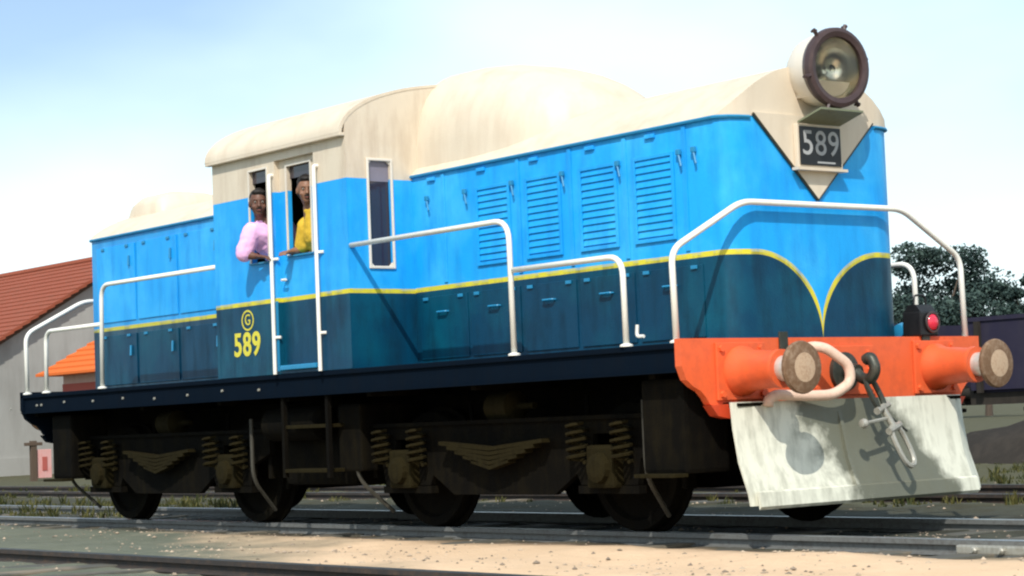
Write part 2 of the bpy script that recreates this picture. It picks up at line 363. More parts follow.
# ================================================================== SETTING
# ground: one sheet, fine near the engine
def lin(a, b, s):
    n = int(round((b-a)/s)); return [a+(b-a)*i/n for i in range(n+1)]
gx = [-2500, -1200, -600, -300, -160, -100, -70, -50, -38, -30, -24, -19]+lin(-16, 8, .12)+[9, 10.5, 13, 17, 25, 40, 80, 200, 600, 2500]
gy = [-2500, -800, -250, -90, -40, -20, -14, -11, -9, -7.5]+lin(-6.5, 7, .12)+[7.6, 8.5, 10, 12, 14.5, 17, 20, 24, 30, 40, 60, 100, 180, 350, 800, 2500]
TRACKS = [(0.0, -38, 16), (-4.75, -38, 16), (5.0, -38, 16), (21.3, -38, 30)]
def ground_z(x, y):
    z = -.16
    for ty, a, b_ in TRACKS:
        d = abs(y-ty)
        if d < 2.6: z = max(z, -.088 if d < 1.2 else -.088+.03*min(1, (d-1.2)/.3)-.05*max(0, d-1.9))
    if abs(x) < 40 and abs(y) < 30:
        z += .028*noise.noise((x*.9, y*.9, 0))+.016*noise.noise((x*3.1, y*3.1, 5))+.008*noise.noise((x*8, y*8, 9))
    return z
bm = bmesh.new()
gv = [[bm.verts.new((x, y, ground_z(x, y))) for y in gy] for x in gx]
for i in range(len(gx)-1):
    for j in range(len(gy)-1): bm.faces.new((gv[i][j], gv[i+1][j], gv[i+1][j+1], gv[i][j+1]))
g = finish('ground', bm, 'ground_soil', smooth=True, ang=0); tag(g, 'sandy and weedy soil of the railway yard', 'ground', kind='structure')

# tracks
def rail_profile(yc):
    return [(a, q*.62 if q < -.04 else q) for a, q in [(yc-.065, -.155), (yc+.065, -.155), (yc+.065, -.145), (yc+.012, -.125), (yc+.010, -.045), (yc+.036, -.034), (yc+.036, -.003), (yc-.036, -.003), (yc-.036, -.034), (yc-.010, -.045), (yc-.012, -.125), (yc-.065, -.145)]]
sl_bm = bmesh.new(); box(sl_bm, (-.125, -1.37, -.12), (.125, 1.37, 0), .012)
sleeper_me = None
tlabels = {0.0: 'track under the blue locomotive with half buried sleepers', -4.75: 'foreground track with dark rail in the sandy soil', 5.0: 'weedy track just beyond the locomotive', 21.3: 'track under the purple wagons'}
for ty, xa, xb in TRACKS:
    tr = empty('railway_track', (0, ty, 0), tlabels[ty], 'track', kind='structure')
    for s in (-1, 1):
        yc = ty+s*.872
        with mk('rail', 'rail_grey' if ty == 0 else 'rail_rust', tr) as bm: prism(bm, rail_profile(yc), 'x', xa, xb)
        ro = mk.last
        with mk('rail_head', 'rail_head' if ty == 0 else 'rail_head_dull', ro) as bm: prism(bm, [(yc-.030, .0), (yc+.030, .0), (yc+.035, -.004), (yc+.035, -.0028), (yc-.035, -.0028), (yc-.035, -.004)][:2]+[(yc+.034, -.0029), (yc-.034, -.0029)], 'x', xa, xb)
        if ty == 0 and s == -1:
            with mk('fishplate', 'steel_worn', ro) as bm:
                box(bm, (1.70, yc-.062, -.088), (2.65, yc-.014, -.03), .012)
                for k in range(4):
                    lathe(bm, [(0, .022), (.025, .022), (.03, .016), (.045, .016), (.045, 0)], (1.85+k*.2, yc-.062, -.058), (0, -1, 0), 8)
    n = int((xb-xa)/.66)
    x0 = xa
    for k in range(n):
        x = xa+.3+k*.66+random.uniform(-.05, .05)
        if ty > 20 and not -32 < x < 0: continue
        if sleeper_me is None:
            o = finish('sleeper', sl_bm, 'sleeper_wood'); sleeper_me = o.data
        else:
            o = bpy.data.objects.new('sleeper', sleeper_me); COL.objects.link(o)
        o.location = (x, ty+random.uniform(-.08, .08), -.080+random.uniform(-.018, .012)); o.rotation_euler = (random.uniform(-.01, .01), random.uniform(-.02, .02), random.uniform(-.03, .03))
        mi = Matrix.Translation((0, -ty, 0)); o.parent = tr; o.matrix_parent_inverse = mi

# gravel + weeds
bm = bmesh.new()
def stone(x, y, r):
    z = ground_z(x, y); vs_ = []
    for a in ((1, 0, 0), (-1, 0, 0), (0, 1, 0), (0, -1, 0), (0, 0, 1), (0, 0, -.6)):
        vs_.append(bm.verts.new((x+a[0]*r*random.uniform(.6, 1.3), y+a[1]*r*random.uniform(.6, 1.3), z+r*.1+a[2]*r*random.uniform(.3, .65))))
    for q in ((0, 2, 4), (2, 1, 4), (1, 3, 4), (3, 0, 4), (2, 0, 5), (1, 2, 5), (3, 1, 5), (0, 3, 5)): bm.faces.new([vs_[i] for i in q])
for k in range(9000):
    x = random.uniform(-15, 6.5); y = random.gauss(random.choice((0, 0, -1.8, -2.4, -4.7, 4)), 1.1)
    if noise.noise((x*.5, y*.5, 3)) < random.uniform(-.45, .35): continue
    stone(x, y, random.choice((.007, .008, .010, .012, .015, .024))*random.uniform(.7, 1.2))
g = finish('gravel', bm, 'gravel'); tag(g, 'loose pebbles scattered along the tracks', 'gravel', kind='stuff')
bm = bmesh.new()
def tuft(x, y, h, n):
    z = ground_z(x, y)-.01
    for _ in range(n):
        a = random.uniform(0, 6.28); l = h*random.uniform(.5, 1.1); bx_, by_ = x+random.uniform(-.05, .05), y+random.uniform(-.05, .05)
        dx, dy = math.cos(a), math.sin(a); wd = .006+.03*h; ln = l*random.uniform(.2, .7)
        p = [(bx_-dy*wd, by_+dx*wd, z), (bx_+dy*wd, by_-dx*wd, z), (bx_+dx*ln*.5+dy*wd*.7, by_+dy*ln*.5-dx*wd*.7, z+l*.65), (bx_+dx*ln, by_+dy*ln, z+l), (bx_+dx*ln*.5-dy*wd*.7, by_+dy*ln*.5+dx*wd*.7, z+l*.65)]
        bm.faces.new([bm.verts.new(q) for q in p])
for k in range(7000):
    if random.random() < .62: x, y = random.uniform(-26, 4), random.uniform(3.2, 17)
    else: x, y = random.uniform(-26, -11), random.uniform(-3.5, 3.5)
    if noise.noise((x*.45, y*.45, 8)) < random.uniform(-.3, .45): continue
    tuft(x, y, random.choice((.03, .05, .06, .09, .14)), random.randint(8, 14))
g = finish('weeds', bm, 'grass'); tag(g, 'yellow green weeds growing among the tracks', 'weeds', kind='stuff')

# ---- shed on the left
SX = -46.0; shed = empty('engine_shed', (SX, 19.2, -.2), 'long grey stucco shed with red tiled gable roof behind the rear of the locomotive', 'building')
RY, RZ, EY, EZ = 19.2, 6.30, 12.2, 2.2
with mk('wall', 'stucco', shed) as bm:
    prism(bm, [(EY+.3, -.3), (2*RY-EY-.3, -.3), (2*RY-EY-.3, EZ+.02), (RY, RZ-.08), (EY+.3, EZ+.02)], 'x', SX-26, SX)
def tiled_roof(name, mat, parent, x0, x1, ry, rz, ey, ez, pitch=.30, th=.10):
    bm = bmesh.new()
    for s in (-1, 1):
        L = math.hypot(ry-ey, rz-ez); n = int(L/pitch); dy, dz = (ey-ry)/L*(1 if s == -1 else -1), (ez-rz)/L
        ny, nz_ = -dz*(1 if dy > 0 else -1), abs(dy)
        for k in range(n):
            a, b_ = k*L/n, (k+1)*L/n+.04
            p = [(ry+dy*a, rz+dz*a), (ry+dy*b_, rz+dz*b_)]
            lo = [(p[0][0]+ny*(-th), p[0][1]-nz_*th), (p[1][0]-ny*.0, p[1][1]-nz_*th*.2)]
            q = [p[0], (p[1][0]+ny*.035, p[1][1]+nz_*.035), (p[1][0], p[1][1]-.05), (p[0][0], p[0][1]-th)]
            prism(bm, q, 'x', x0-.001*k, x1+.001*k)
    return finish(name, bm, mat, parent)
ro = tiled_roof('roof', 'roof_red', shed, SX-26.4, SX+.35, RY, RZ, EY, EZ)
with mk('ridge', 'roof_red', ro) as bm: tube(bm, [(SX-26.4, RY, RZ), (SX+.36, RY, RZ)], .12, 8)
with mk('barge_board', 'post_brown', shed) as bm:
    for s in (-1, 1):
        e = RY+s*(RY-EY); prism(bm, [(RY, RZ-.09), (e, EZ-.09), (e, EZ-.24), (RY, RZ-.26)], 'x', SX+.02, SX+.06+.002*s)
with mk('plinth', 'stucco', shed) as bm: box(bm, (SX, EY+.3, -.3), (SX+.06, 2*RY-EY-.3, .35))
# ---- orange roofed hut
HX = -40.5; hut = empty('yard_hut', (HX, 17.2, -.2), 'small hut with bright orange tiled roof between the shed and the locomotive', 'hut')
with mk('wall', 'hut_wall', hut) as bm: box(bm, (HX-3.0, 15.75, -.3), (HX-.3, 19.9, 2.66))
with mk('wall_band', 'hut_red', hut) as bm: box(bm, (HX-3.02, 15.73, 2.12), (HX-.278, 19.92, 2.36))
with mk('roof', 'roof_orange', hut) as bm:
    y0, y1, x0, x1, ze, zr = 15.2, 20.5, HX-3.6, HX+.3, 2.62, 4.05
    n = 9
    for k in range(n):
        a, c = k/n, (k+1)/n
        def ring(t_, z): return [(x0+(x1-x0)*.5*t_*.98, y0+(y1-y0)*.5*t_*.72, z), (x1-(x1-x0)*.5*t_*.98, y0+(y1-y0)*.5*t_*.72, z), (x1-(x1-x0)*.5*t_*.98, y1-(y1-y0)*.5*t_*.72, z), (x0+(x1-x0)*.5*t_*.98, y1-(y1-y0)*.5*t_*.72, z)]
        lo = [bm.verts.new(p) for p in ring(a, ze+(zr-ze)*a+.05)]; hi = [bm.verts.new(p) for p in ring(c, ze+(zr-ze)*c+.0)]
        lb = [bm.verts.new(p) for p in ring(a, ze+(zr-ze)*a-.02)]
        for i in range(4):
            bm.faces.new((lo[i], lo[(i+1) % 4], hi[(i+1) % 4], hi[i])); bm.faces.new((lb[i], lb[(i+1) % 4], lo[(i+1) % 4], lo[i]))
        if k == 0: bm.faces.new(lb[::-1])
        if k == n-1: bm.faces.new(hi)
with mk('window', 'window_glass', hut) as bm: box(bm, (HX-.3, 16.2, 1.0), (HX-.27, 17.2, 1.95))
# ---- red and white marker board
mb = empty('marker_board', (-37.5, 12.0, -.2), 'faded red and pale board on a brown post beside the grey shed wall', 'sign')
with mk('post', 'post_brown', mb) as bm: box(bm, (-37.58, 11.85, -.3), (-37.46, 12.00, .82), .01); box(bm, (-37.6, 11.72, .70), (-37.44, 12.14, .78), .01)
with mk('board', 'board_pink', mb) as bm: box(bm, (-37.56, 12.03, -.1), (-37.50, 12.40, .60), .01)
with mk('red_mark', 'hut_red', mk.last) as bm: box(bm, (-37.50, 12.15, .08), (-37.488, 12.28, .42))

# ---- wagons on the right
def wagon(x0, x1, label):
    wg = empty('open_wagon', ((x0+x1)/2, 21.3, 0), label, 'wagon', 'open goods wagons beyond the locomotive')
    yl, yh = 20.0, 22.6
    with mk('body', 'wagon_purple', wg) as bm:
        for y in (yl, yh-.07): box(bm, (x0, y, 1.05), (x1, y+.07, 2.32))
        for x in (x0, x1-.07): box(bm, (x, yl+.075, 1.05), (x+.07, yh-.075, 2.318))
        box(bm, (x0+.08, yl+.08, 1.0), (x1-.08, yh-.08, 1.1))
    with mk('top_rim', 'wagon_purple', wg) as bm:
        for y in (yl-.03, yh-.07): box(bm, (x0-.03, y, 2.322), (x1+.03, y+.10, 2.40))
    n = 9
    rib = None
    for s in (0, 1):
        for k in range(n):
            x = x0+.25+(x1-x0-.5)*k/(n-1)
            if rib is None:
                with mk('rib', 'wagon_under', wg) as bm: box(bm, (x-.05, yl-.09, 1.0), (x+.05, yl-.002, 2.318))
                rib = mk.last; rx = x
            else:
                clone(rib, wg, (x-rx, s*2.692, 0))
    with mk('underframe', 'wagon_under', wg) as bm:
        box(bm, (x0-.1, yl+.1, .78), (x1+.1, yl+.25, 1.0)); box(bm, (x0-.1, yh-.25, .78), (x1+.1, yh-.1, 1.0))
        for x in (x0-.1, x1): box(bm, (x, yl+.255, .80), (x+.1, yh-.255, .999))
    for s in (0, 1):
        for f_ in (.2, .8):
            x = x0+(x1-x0)*f_
            with mk('wheel', 'wagon_under', wg, True) as bm: lathe(bm, [(-.06, 0), (-.06, .12), (-.02, .14), (-.02, .38), (-.06, .40), (-.06, .455), (.05, .455), (.07, .48), (.09, .48), (.09, 0)], (x, 21.3+(-.87 if s == 0 else .87), .455), (0, 1 if s == 0 else -1, 0), 20)
            with mk('axle_box', 'wagon_under', wg) as bm: box(bm, (x-.13, (yl+.12) if s == 0 else yh-.26, .30), (x+.13, (yl+.26) if s == 0 else yh-.12, .62), .02); box(bm, (x-.45, (yl+.14) if s == 0 else yh-.24, .64), (x+.45, (yl+.24) if s == 0 else yh-.14, .72), .02)
    for xe, d in ((x0-.1, -1), (x1+.1, 1)):
        for y in (20.32, 22.28):
            with mk('buffer', 'wagon_under', wg, True) as bm: lathe(bm, [(0, 0), (0, .13), (.05, .13), (.3, .09), (.3, .05), (.42, .05), (.42, .2), (.46, .2), (.46, 0)], (xe, y, 1.0), (d, 0, 0), 14)
wagon(-15.1, -7.6, 'dark purple open wagon nearest the right edge behind the right buffer')
wagon(-24.0, -16.1, 'dark purple open wagon glimpsed behind the red signal lamp')
bm = bmesh.new()
# ash heap beyond the far track
hv = []
for i in range(25):
    row = []
    for j in range(13):
        u, v = i/24*2-1, j/12*2-1; h = max(0, 1-(u*u+v*v))
        x, y = -9.6+u*4.6, 17.2+v*1.7
        row.append(bm.verts.new((x, y, -.28+.95*h**.8+(.12*noise.noise((x*1.3, y*1.3, 2)) if h > 0 else 0))))
    hv.append(row)
for i in range(24):
    for j in range(12): bm.faces.new((hv[i][j], hv[i+1][j], hv[i+1][j+1], hv[i][j+1]))
g = finish('ash_heap', bm, 'wagon_under', smooth=True, ang=0); tag(g, 'low dark heap of ash and spoil in front of the wagons', 'heap', kind='structure')

# ---- trees
def tree(name, label, base, height, crown_c, crown_r, nleaf, mat, trunk_r, seed, clumps=26, leaf=.3, flat=1.0, group='trees beyond the wagons'):
    rnd = random.Random(seed); b0 = Vector(base); t_ = empty(name, base, label, 'tree', group)
    bmT = bmesh.new(); top = b0+Vector((0, 0, height*.45))
    tube(bmT, [b0+Vector((0, 0, -.4)), b0+Vector((.1, 0, height*.2)), top], trunk_r, 9, True, [trunk_r*1.35, trunk_r, trunk_r*.75])
    cl = []
    while len(cl) < clumps:
        p = Vector((rnd.uniform(-1, 1), rnd.uniform(-1, 1), rnd.uniform(-.75, 1)))
        if p.length > 1 or p.length < .42: continue
        cl.append(Vector((p.x*crown_r[0], p.y*crown_r[1], p.z*crown_r[2]))+b0+Vector(crown_c))
    for c in cl[:16]:
        mid = top.lerp(c, .5)+Vector((rnd.uniform(-.4, .4), rnd.uniform(-.4, .4), rnd.uniform(-.2, .5)))
        tube(bmT, [top-Vector((0, 0, .3)), mid, c], .1, 5, True, [trunk_r*.45, trunk_r*.25, trunk_r*.06])
    finish('trunk', bmT, 'bark', t_, True)
    bmL = bmesh.new(); per = nleaf//clumps; mr = (crown_r[0]+crown_r[1]+crown_r[2])/3
    for c in cl:
        cr_ = mr*rnd.uniform(.27, .46); fl = rnd.uniform(.5, .8)*flat
        for k in range(per):
            d = Vector((rnd.gauss(0, 1), rnd.gauss(0, 1), rnd.gauss(0, 1))).normalized()*(rnd.random()**.45)*cr_
            p = c+Vector((d.x, d.y, d.z*fl)); n = Vector((rnd.gauss(0, 1), rnd.gauss(0, 1), rnd.gauss(.5, 1))).normalized(); a = n.orthogonal().normalized(); b_ = n.cross(a)
            s = leaf*rnd.uniform(.6, 1.3); th = rnd.uniform(0, 6.28); a, b_ = a*math.cos(th)+b_*math.sin(th), b_*math.cos(th)-a*math.sin(th)
            bmL.faces.new([bmL.verts.new(p+a*s), bmL.verts.new(p+b_*s*.5), bmL.verts.new(p-a*s), bmL.verts.new(p-b_*s*.5)])
    finish('crown', bmL, mat, t_)
    return t_
def pix(x, y): return fw*FPX+r2*(x-512)-u2*(y-288)
def at_depth(x, d, z=-.2):      # point on the ground plane, straight under image column x, at distance d
    v = pix(x, 400); v.z = 0; v.normalize(); return (CAM_POS.x+v.x*d, CAM_POS.y+v.y*d, z)
tree('rain_tree', 'broad dark spreading tree seen right of the locomotive front', at_depth(944, 150), 12, (0, 0, 8.3), (4.0, 4.0, 4.3), 24000, 'leaf_dark', .38, 4, 44, .17, 1.0)
tree('bushy_tree', 'dark rounded tree cut off by the right edge', at_depth(1030, 150), 10, (0, 0, 7.3), (2.5, 2.5, 3.9), 12000, 'leaf_dark', .3, 9, 22, .17)
tree('bushy_tree', 'lower light green tree between the two dark trees', at_depth(988, 165), 7, (0, 0, 4.9), (3.0, 3.0, 2.4), 9000, 'leaf_green', .25, 12, 18, .17)
tree('bushy_tree', 'low dark tree under the broad crown above the wagons', at_depth(918, 170), 7, (0, 0, 4.6), (3.4, 3.4, 2.0), 9000, 'leaf_dark', .25, 15, 18, .18)

# ================================================================== LOCOMOTIVE
loco = empty('diesel_locomotive', (-4.9, 0, 0), 'blue and cream diesel locomotive numbered 589 with orange buffer beam', 'locomotive')
XR = -9.75     # rear end
# hood plan with softened corners
def plan_front(xc0, xc1, sgn=1):
    pts = []
    for k in range(6):
        a = k/5*math.pi/2; pts.append((xc1+(xc0-xc1)*math.sin(a)**.9 if True else 0, H+(F-H)*(1-math.cos(a))))
    return pts
def hood(name, xa, xf, xs, rise, parent):
    """xa: end at the cab; xf: flat end face; xs: where the corner starts"""
    pr = [(xs+(xf-xs)*u, H+(F-H)*v) for u, v in ((0, 0), (.30, .08), (.62, .28), (.86, .6), (1, 1))]
    poly = [(xa, -H)]+[(x, -y) for x, y in pr]+[(x, y) for x, y in reversed(pr)]+[(xa, H)]
    with mk(name, 'hood_paint', parent, True, 40) as bm: prism(bm, poly, 'z', 1.277, Zt)
    body = mk.last
    # roof
    bm = bmesh.new(); ns = 20; sgn = 1 if xf > xa else -1
    def zr(y): return Zt+rise*(1-(min(1, abs(y)/(H+.012)))**2.1)
    st = [(xa, H+.012)]+[(xs-sgn*.6, H+.012)]+[(x+sgn*.004, y+.012) for x, y in pr]
    rows = []
    for x, hw in st: rows.append([bm.verts.new((x, hw*(2*i/ns-1), zr(hw*(2*i/ns-1))-.0)) for i in range(ns+1)])
    for A, B in zip(rows, rows[1:]):
        for i in range(ns): bm.faces.new((A[i], A[i+1], B[i+1], B[i]))
    lows = []
    for x, hw in st: lows.append((bm.verts.new((x, -hw, Zt-.002)), bm.verts.new((x, hw, Zt-.002))))
    for k in range(len(st)-1):
        if rows[k][0].co.z-Zt > 1e-3 or rows[k+1][0].co.z-Zt > 1e-3 or True:
            bm.faces.new((rows[k][0], rows[k+1][0], lows[k+1][0], lows[k][0])); bm.faces.new((rows[k][-1], rows[k+1][-1], lows[k+1][1], lows[k][1]))
    bm.faces.new(rows[-1]+[lows[-1][1], lows[-1][0]])
    rf = finish(name.replace('hood', 'hood_roof'), bm, 'cream_paint', parent, True, 42)
    with mk('gutter', 'blue_trim', rf) as bm:
        for s in (-1, 1):
            path = [(xa, s*(H+.014), Zt-.012)]+[(x+sgn*.005, s*(y+.014), Zt-.012) for x, y in pr]
            tube(bm, path, .013, 6)
    return body, rf
hb, hr = hood('hood', -3.78, -.145, -.26, .385, loco)
rb, rr_ = hood('hood', -5.82, -9.47, -9.36, .30, loco)
hb['label'] = 'long front hood with louvres'; rb['label'] = 'short rear hood'

# raised fairing on the roof ahead of the cab
bm = bmesh.new(); st = [(-3.80, 3.735, .80), (-3.45, 3.73, .80), (-3.15, 3.70, .80), (-2.9, 3.65, .79), (-2.67, 3.58, .765), (-2.48, 3.50, .72), (-2.33, 3.42, .65), (-2.22, 3.34, .55), (-2.15, 3.27, .43), (-2.11, 3.21, .30), (-2.09, 3.15, .15)]
rows = []
for x, zt_, hw in st:
    row = []
    for i in range(25):
        a = math.pi*i/24; cy_, sz = -math.cos(a), math.sin(a); y = hw*math.copysign(abs(cy_)**.74, cy_); row.append(bm.verts.new((x, y, 2.84+(zt_-2.84)*sz**.70)))
    rows.append(row)
for A, B in zip(rows, rows[1:]):
    for i in range(24): bm.faces.new((A[i], A[i+1], B[i+1], B[i]))
bm.faces.new(rows[-1]); finish('roof_fairing', bm, 'cream_paint', loco, True, 50)
# rear roof ventilator
bm = bmesh.new()
rows = []
for x, k in ((-9.42, .25), (-9.40, .6), (-9.34, .9), (-9.22, 1), (-8.85, 1), (-8.73, .9), (-8.67, .6), (-8.65, .25)):
    rows.append([bm.verts.new((x, .42*math.copysign(abs(math.cos(math.pi*i/12))**.6, -math.cos(math.pi*i/12)), 2.86+k*(.20+.24*math.sin(math.pi*i/12)**.6))) for i in range(13)])
for A, B in zip(rows, rows[1:]):
    for i in range(12): bm.faces.new((A[i], A[i+1], B[i+1], B[i]))
bm.faces.new(rows[0]); bm.faces.new(rows[-1]); finish('roof_ventilator', bm, 'cream_paint', loco, True, 60)

# V shaped cream panel on the front + number box
XF = -.145
with mk('nose_panel', 'cream_paint', loco) as bm: prism(bm, [(-F+.012, Zt+.02), (0, 2.275), (F-.012, Zt+.02)], 'x', XF+.001, XF+.022)
with mk('nose_panel_edge', 'steel_dark', mk.last) as bm:
    for s in (-1, 1): tube(bm, [(XF+.012, s*(F-.012), Zt+.012), (XF+.012, 0, 2.27)], .012, 6)
nbx = empty('number_box', (XF, 0, 2.5)); setp(nbx, loco)
NY = -.005
with mk('casing', 'cream_paint', nbx) as bm:
    box(bm, (XF+.023, NY-.225, 2.485), (XF+.06, NY+.225, 2.79), .006); box(bm, (XF+.023, NY-.25, 2.465), (XF+.085, NY+.25, 2.484))
with mk('plate', 'plate_black', nbx) as bm: box(bm, (XF+.0605, NY-.205, 2.502), (XF+.068, NY+.205, 2.772))
with mk('visor', 'visor_shade_green', nbx) as bm:
    prism(bm, [(XF+.0605, 2.792), (XF+.0605, 2.806), (XF+.285, 2.872), (XF+.285, 2.858)], 'y', NY-.215, NY+.215)
FR = Matrix(((0, 0, 1, 0), (1, 0, 0, 0), (0, 1, 0, 0), (0, 0, 0, 1)))      # text x->+Y, text y->+Z, out +X
text('digits', '589', 'digit_grey', nbx, .245, Matrix.Translation((XF+.069, NY, 2.650)) @ FR, .002, 1.06, .001)
with mk('maker_line', 'digit_grey', nbx) as bm: box(bm, (XF+.0685, NY-.04, 2.518), (XF+.070, NY+.14, 2.530))

# headlight
hl = empty('headlight', (-.1, 0, 3.17)); setp(hl, loco); HC = (0, 0, 3.165); hax = Vector((1, -.10, -.03)).normalized()
with mk('casing', 'cream_light', hl, True, 40) as bm: lathe(bm, [(-.24, 0), (-.24, .13), (-.20, .19), (-.13, .235), (-.02, .255), (.07, .258), (.07, .2)], HC, hax, 36)
with mk('bracket', 'cream_paint', hl) as bm: prism(bm, [(-.20, 2.98), (.04, 2.96), (.03, 3.08), (-.18, 3.1)], 'y', -.16, .16)
with mk('rim', 'rim_brown', hl, True, 30) as bm: lathe(bm, [(.055, .262), (.10, .282), (.14, .277), (.15, .25), (.14, .215), (.11, .212), (.07, .215)], HC, hax, 40)
with mk('reflector', 'reflector', hl, True, 0) as bm: lathe(bm, [(-.08, 0), (-.075, .04), (-.055, .09), (-.02, .14), (.03, .18), (.10, .213)], HC, hax, 36)
with mk('bulb', 'lens', hl, True, 0) as bm: lathe(bm, [(-.06, .02), (-.02, .025), (.01, .03), (.03, .022), (.04, 0)], HC, hax, 14)
with mk('lens', 'lens', hl, True, 0) as bm: lathe(bm, [(.118, .211), (.134, .14), (.138, 0)], HC, hax, 30); lathe(bm, [(.112, .211), (.128, .14), (.132, 0)], HC, hax, 30)
n_ = hax.orthogonal().normalized(); b2 = hax.cross(n_)
for ang in (20, 75, 140, 200, 255, 320):
    a = R(ang); rad = Vector((0, math.sin(a), math.cos(a))); c = Vector(HC)+hax*.11+rad*.275
    with mk('clamp', 'rim_brown', hl) as bm: tube(bm, [c, c+rad*.055], .014, 6); tube(bm, [c+rad*.04-hax*.03, c+rad*.04+hax*.02], .010, 6)

# cab
CX0, CX1 = -5.83, -3.77
cab = empty('cab', (-4.8, 0, 1.28)); setp(cab, loco)
win1 = (-5.215, -4.94, 2.225, 3.0); doorh = (-4.83, -4.235, 1.30, 3.05); dwin = (-4.70, -4.345, 2.25, 2.99)
for s in (-1, 1):
    with mk('side_wall', 'cab_paint', cab) as bm: wall(bm, [CX0+.0505, CX1-.0505], [1.277, 3.14], [win1, doorh], 'xz', s*W, s*(W-.05))
    sw = mk.last
    # door leaf with its own drop window
    with mk('door', 'cab_paint', cab) as bm: wall(bm, [-4.829, -4.236], [1.302, 3.049], [dwin], 'xz', s*(W-.045), s*(W-.085))
    dr = mk.last
    with mk('door_sill', 'blue_trim', dr) as bm: box(bm, (-4.80, s*(W-.044), 1.305), (-4.26, s*(W+.025), 1.345), .008)
    with mk('door_handle', 'white_rail', dr) as bm: tube(bm, smooth_path([(-4.76, s*(W-.04), 2.05), (-4.76, s*(W+.01), 2.05), (-4.68, s*(W+.01), 2.05)], .02), .01, 6)
    for xj in (-4.83, -4.235):
        with mk('door_jamb', 'blue_trim', cab) as bm: box(bm, (xj-.022 if xj < -4.5 else xj-.004, s*(W+.001), 1.30), (xj+.004 if xj < -4.5 else xj+.022, s*(W+.012), 1.88))
    # window frames
    for (a, b_, c, d), yy in ((win1, W), (dwin, W-.045)):
        with mk('window_frame', 'cream_light', cab) as bm:
            y0, y1 = s*(yy+.001), s*(yy+.012); q = .016
            box(bm, (a-q, y0, c), (a, y1, d)); box(bm, (b_, y0, c), (b_+q, y1, d)); box(bm, (a-q, y0, d), (b_+q, y1, d+q))
        with mk('window_sill', 'blue_trim', cab) as bm: box(bm, (a-.02, s*(yy-.06), c-.014), (b_+.02, s*(yy+.022), c-.001))
        with mk('window_glass', 'window_glass', cab) as bm: box(bm, (a, s*(yy-.034), d-.10), (b_, s*(yy-.028), d))
    # grab rails
    for xg in (-4.855, -4.175):
        path = smooth_path([(xg, s*W, 2.93), (xg, s*(W+.035), 2.93), (xg, s*(W+.035), 1.275)], .03)
        with mk('grab_rail', 'white_rail', cab, True) as bm:
            tube(bm, path, .0165, 8)
            for zz in (2.23, 1.58): tube(bm, [(xg, s*(W+.035), zz), (xg+.02, s*(W+.02), zz), (xg+.055, s*W, zz)], .012, 6)
    with mk('eave', 'cream_paint', cab) as bm: box(bm, (CX0-.03, s*(W+.002), 3.122), (CX1+.005, s*(W+.055), 3.150), .006)
def cabz(y): return 3.150+.475*math.sqrt(max(0, 1-(abs(y)/(W+.055))**2.15))
for xw, s, th in ((CX1, 1, -.05), (CX0, -1, .05)):
    hs = [(-1.285, -1.075, 2.09, 2.935), (1.075, 1.285, 2.09, 2.935)]
    with mk('end_wall', 'cab_paint', cab) as bm:
        wall(bm, [-W-.001, W+.001], [1.277, 3.14], hs, 'yz', xw, xw+th)
        pts = [(-1.5, 3.14)]+[(y, cabz(y)-.012) for y in [-1.5*math.cos(math.pi*i/32) for i in range(33)]]+[(1.5, 3.14)]
        prism(bm, pts, 'x', xw+th, xw)
    for sy in (-1, 1):
        y0, y1 = (-1.285, -1.075) if sy < 0 else (1.075, 1.285)
        with mk('window_glass', 'window_glass', cab) as bm: box(bm, (xw-s*.022, y0, 2.09), (xw-s*.028, y1, 2.80))
        with mk('window_reflection', 'reflection_grey', cab) as bm: box(bm, (xw-s*.018, y0, 2.772), (xw-s*.028, y1, 2.935))  # pale strip stands in for the reflection in the window top
        with mk('window_frame', 'cream_light', cab) as bm:
            ax, bx_ = xw+s*.001, xw+s*.016; q = .022
            box(bm, (ax, y0-q, 2.09-q), (bx_, y0, 2.935+q), .006); box(bm, (ax, y1, 2.09-q), (bx_, y1+q, 2.935+q), .006)
            box(bm, (ax, y0, 2.935), (bx_, y1, 2.935+q), .006); box(bm, (ax, y0, 2.09-q), (bx_, y1, 2.09), .006)
            for yy, zz in ((y0, 2.935), (y1, 2.935), (y0, 2.09), (y1, 2.09)):      # rounded corner fillets
                dy = .03 if yy == y0 else -.03; dz = -.03 if zz > 2.5 else .03
                prism(bm, [(yy, zz), (yy+dy, zz), (yy, zz+dz)], 'x', xw-s*.015, xw+s*.003)
# cab roof
bm = bmesh.new(); ns = 40; ys = [-(W+.055)*math.cos(math.pi*i/ns) for i in range(ns+1)]
def rz(y): return 3.150+.475*math.sqrt(max(0, 1-(abs(y)/(W+.055))**2.15))
ra = [bm.verts.new((CX0-.035, y, rz(y))) for y in ys]; rc = [bm.verts.new((CX1+.004, y, rz(y))) for y in ys]
ri = [bm.verts.new((CX0-.035, y*.985, rz(y)-.02)) for y in ys]; rj = [bm.verts.new((CX1+.004, y*.985, rz(y)-.02)) for y in ys]
for i in range(ns):
    bm.faces.new((ra[i], ra[i+1], rc[i+1], rc[i])); bm.faces.new((ri[i], ri[i+1], rj[i+1], rj[i])); bm.faces.new((ra[i], ra[i+1], ri[i+1], ri[i])); bm.faces.new((rc[i], rc[i+1], rj[i+1], rj[i]))
finish('roof', bm, 'cream_paint', cab, True, 50)
with mk('floor', 'cab_inside', cab) as bm: box(bm, (CX0+.06, -W+.06, 1.278), (CX1-.06, W-.06, 1.298))
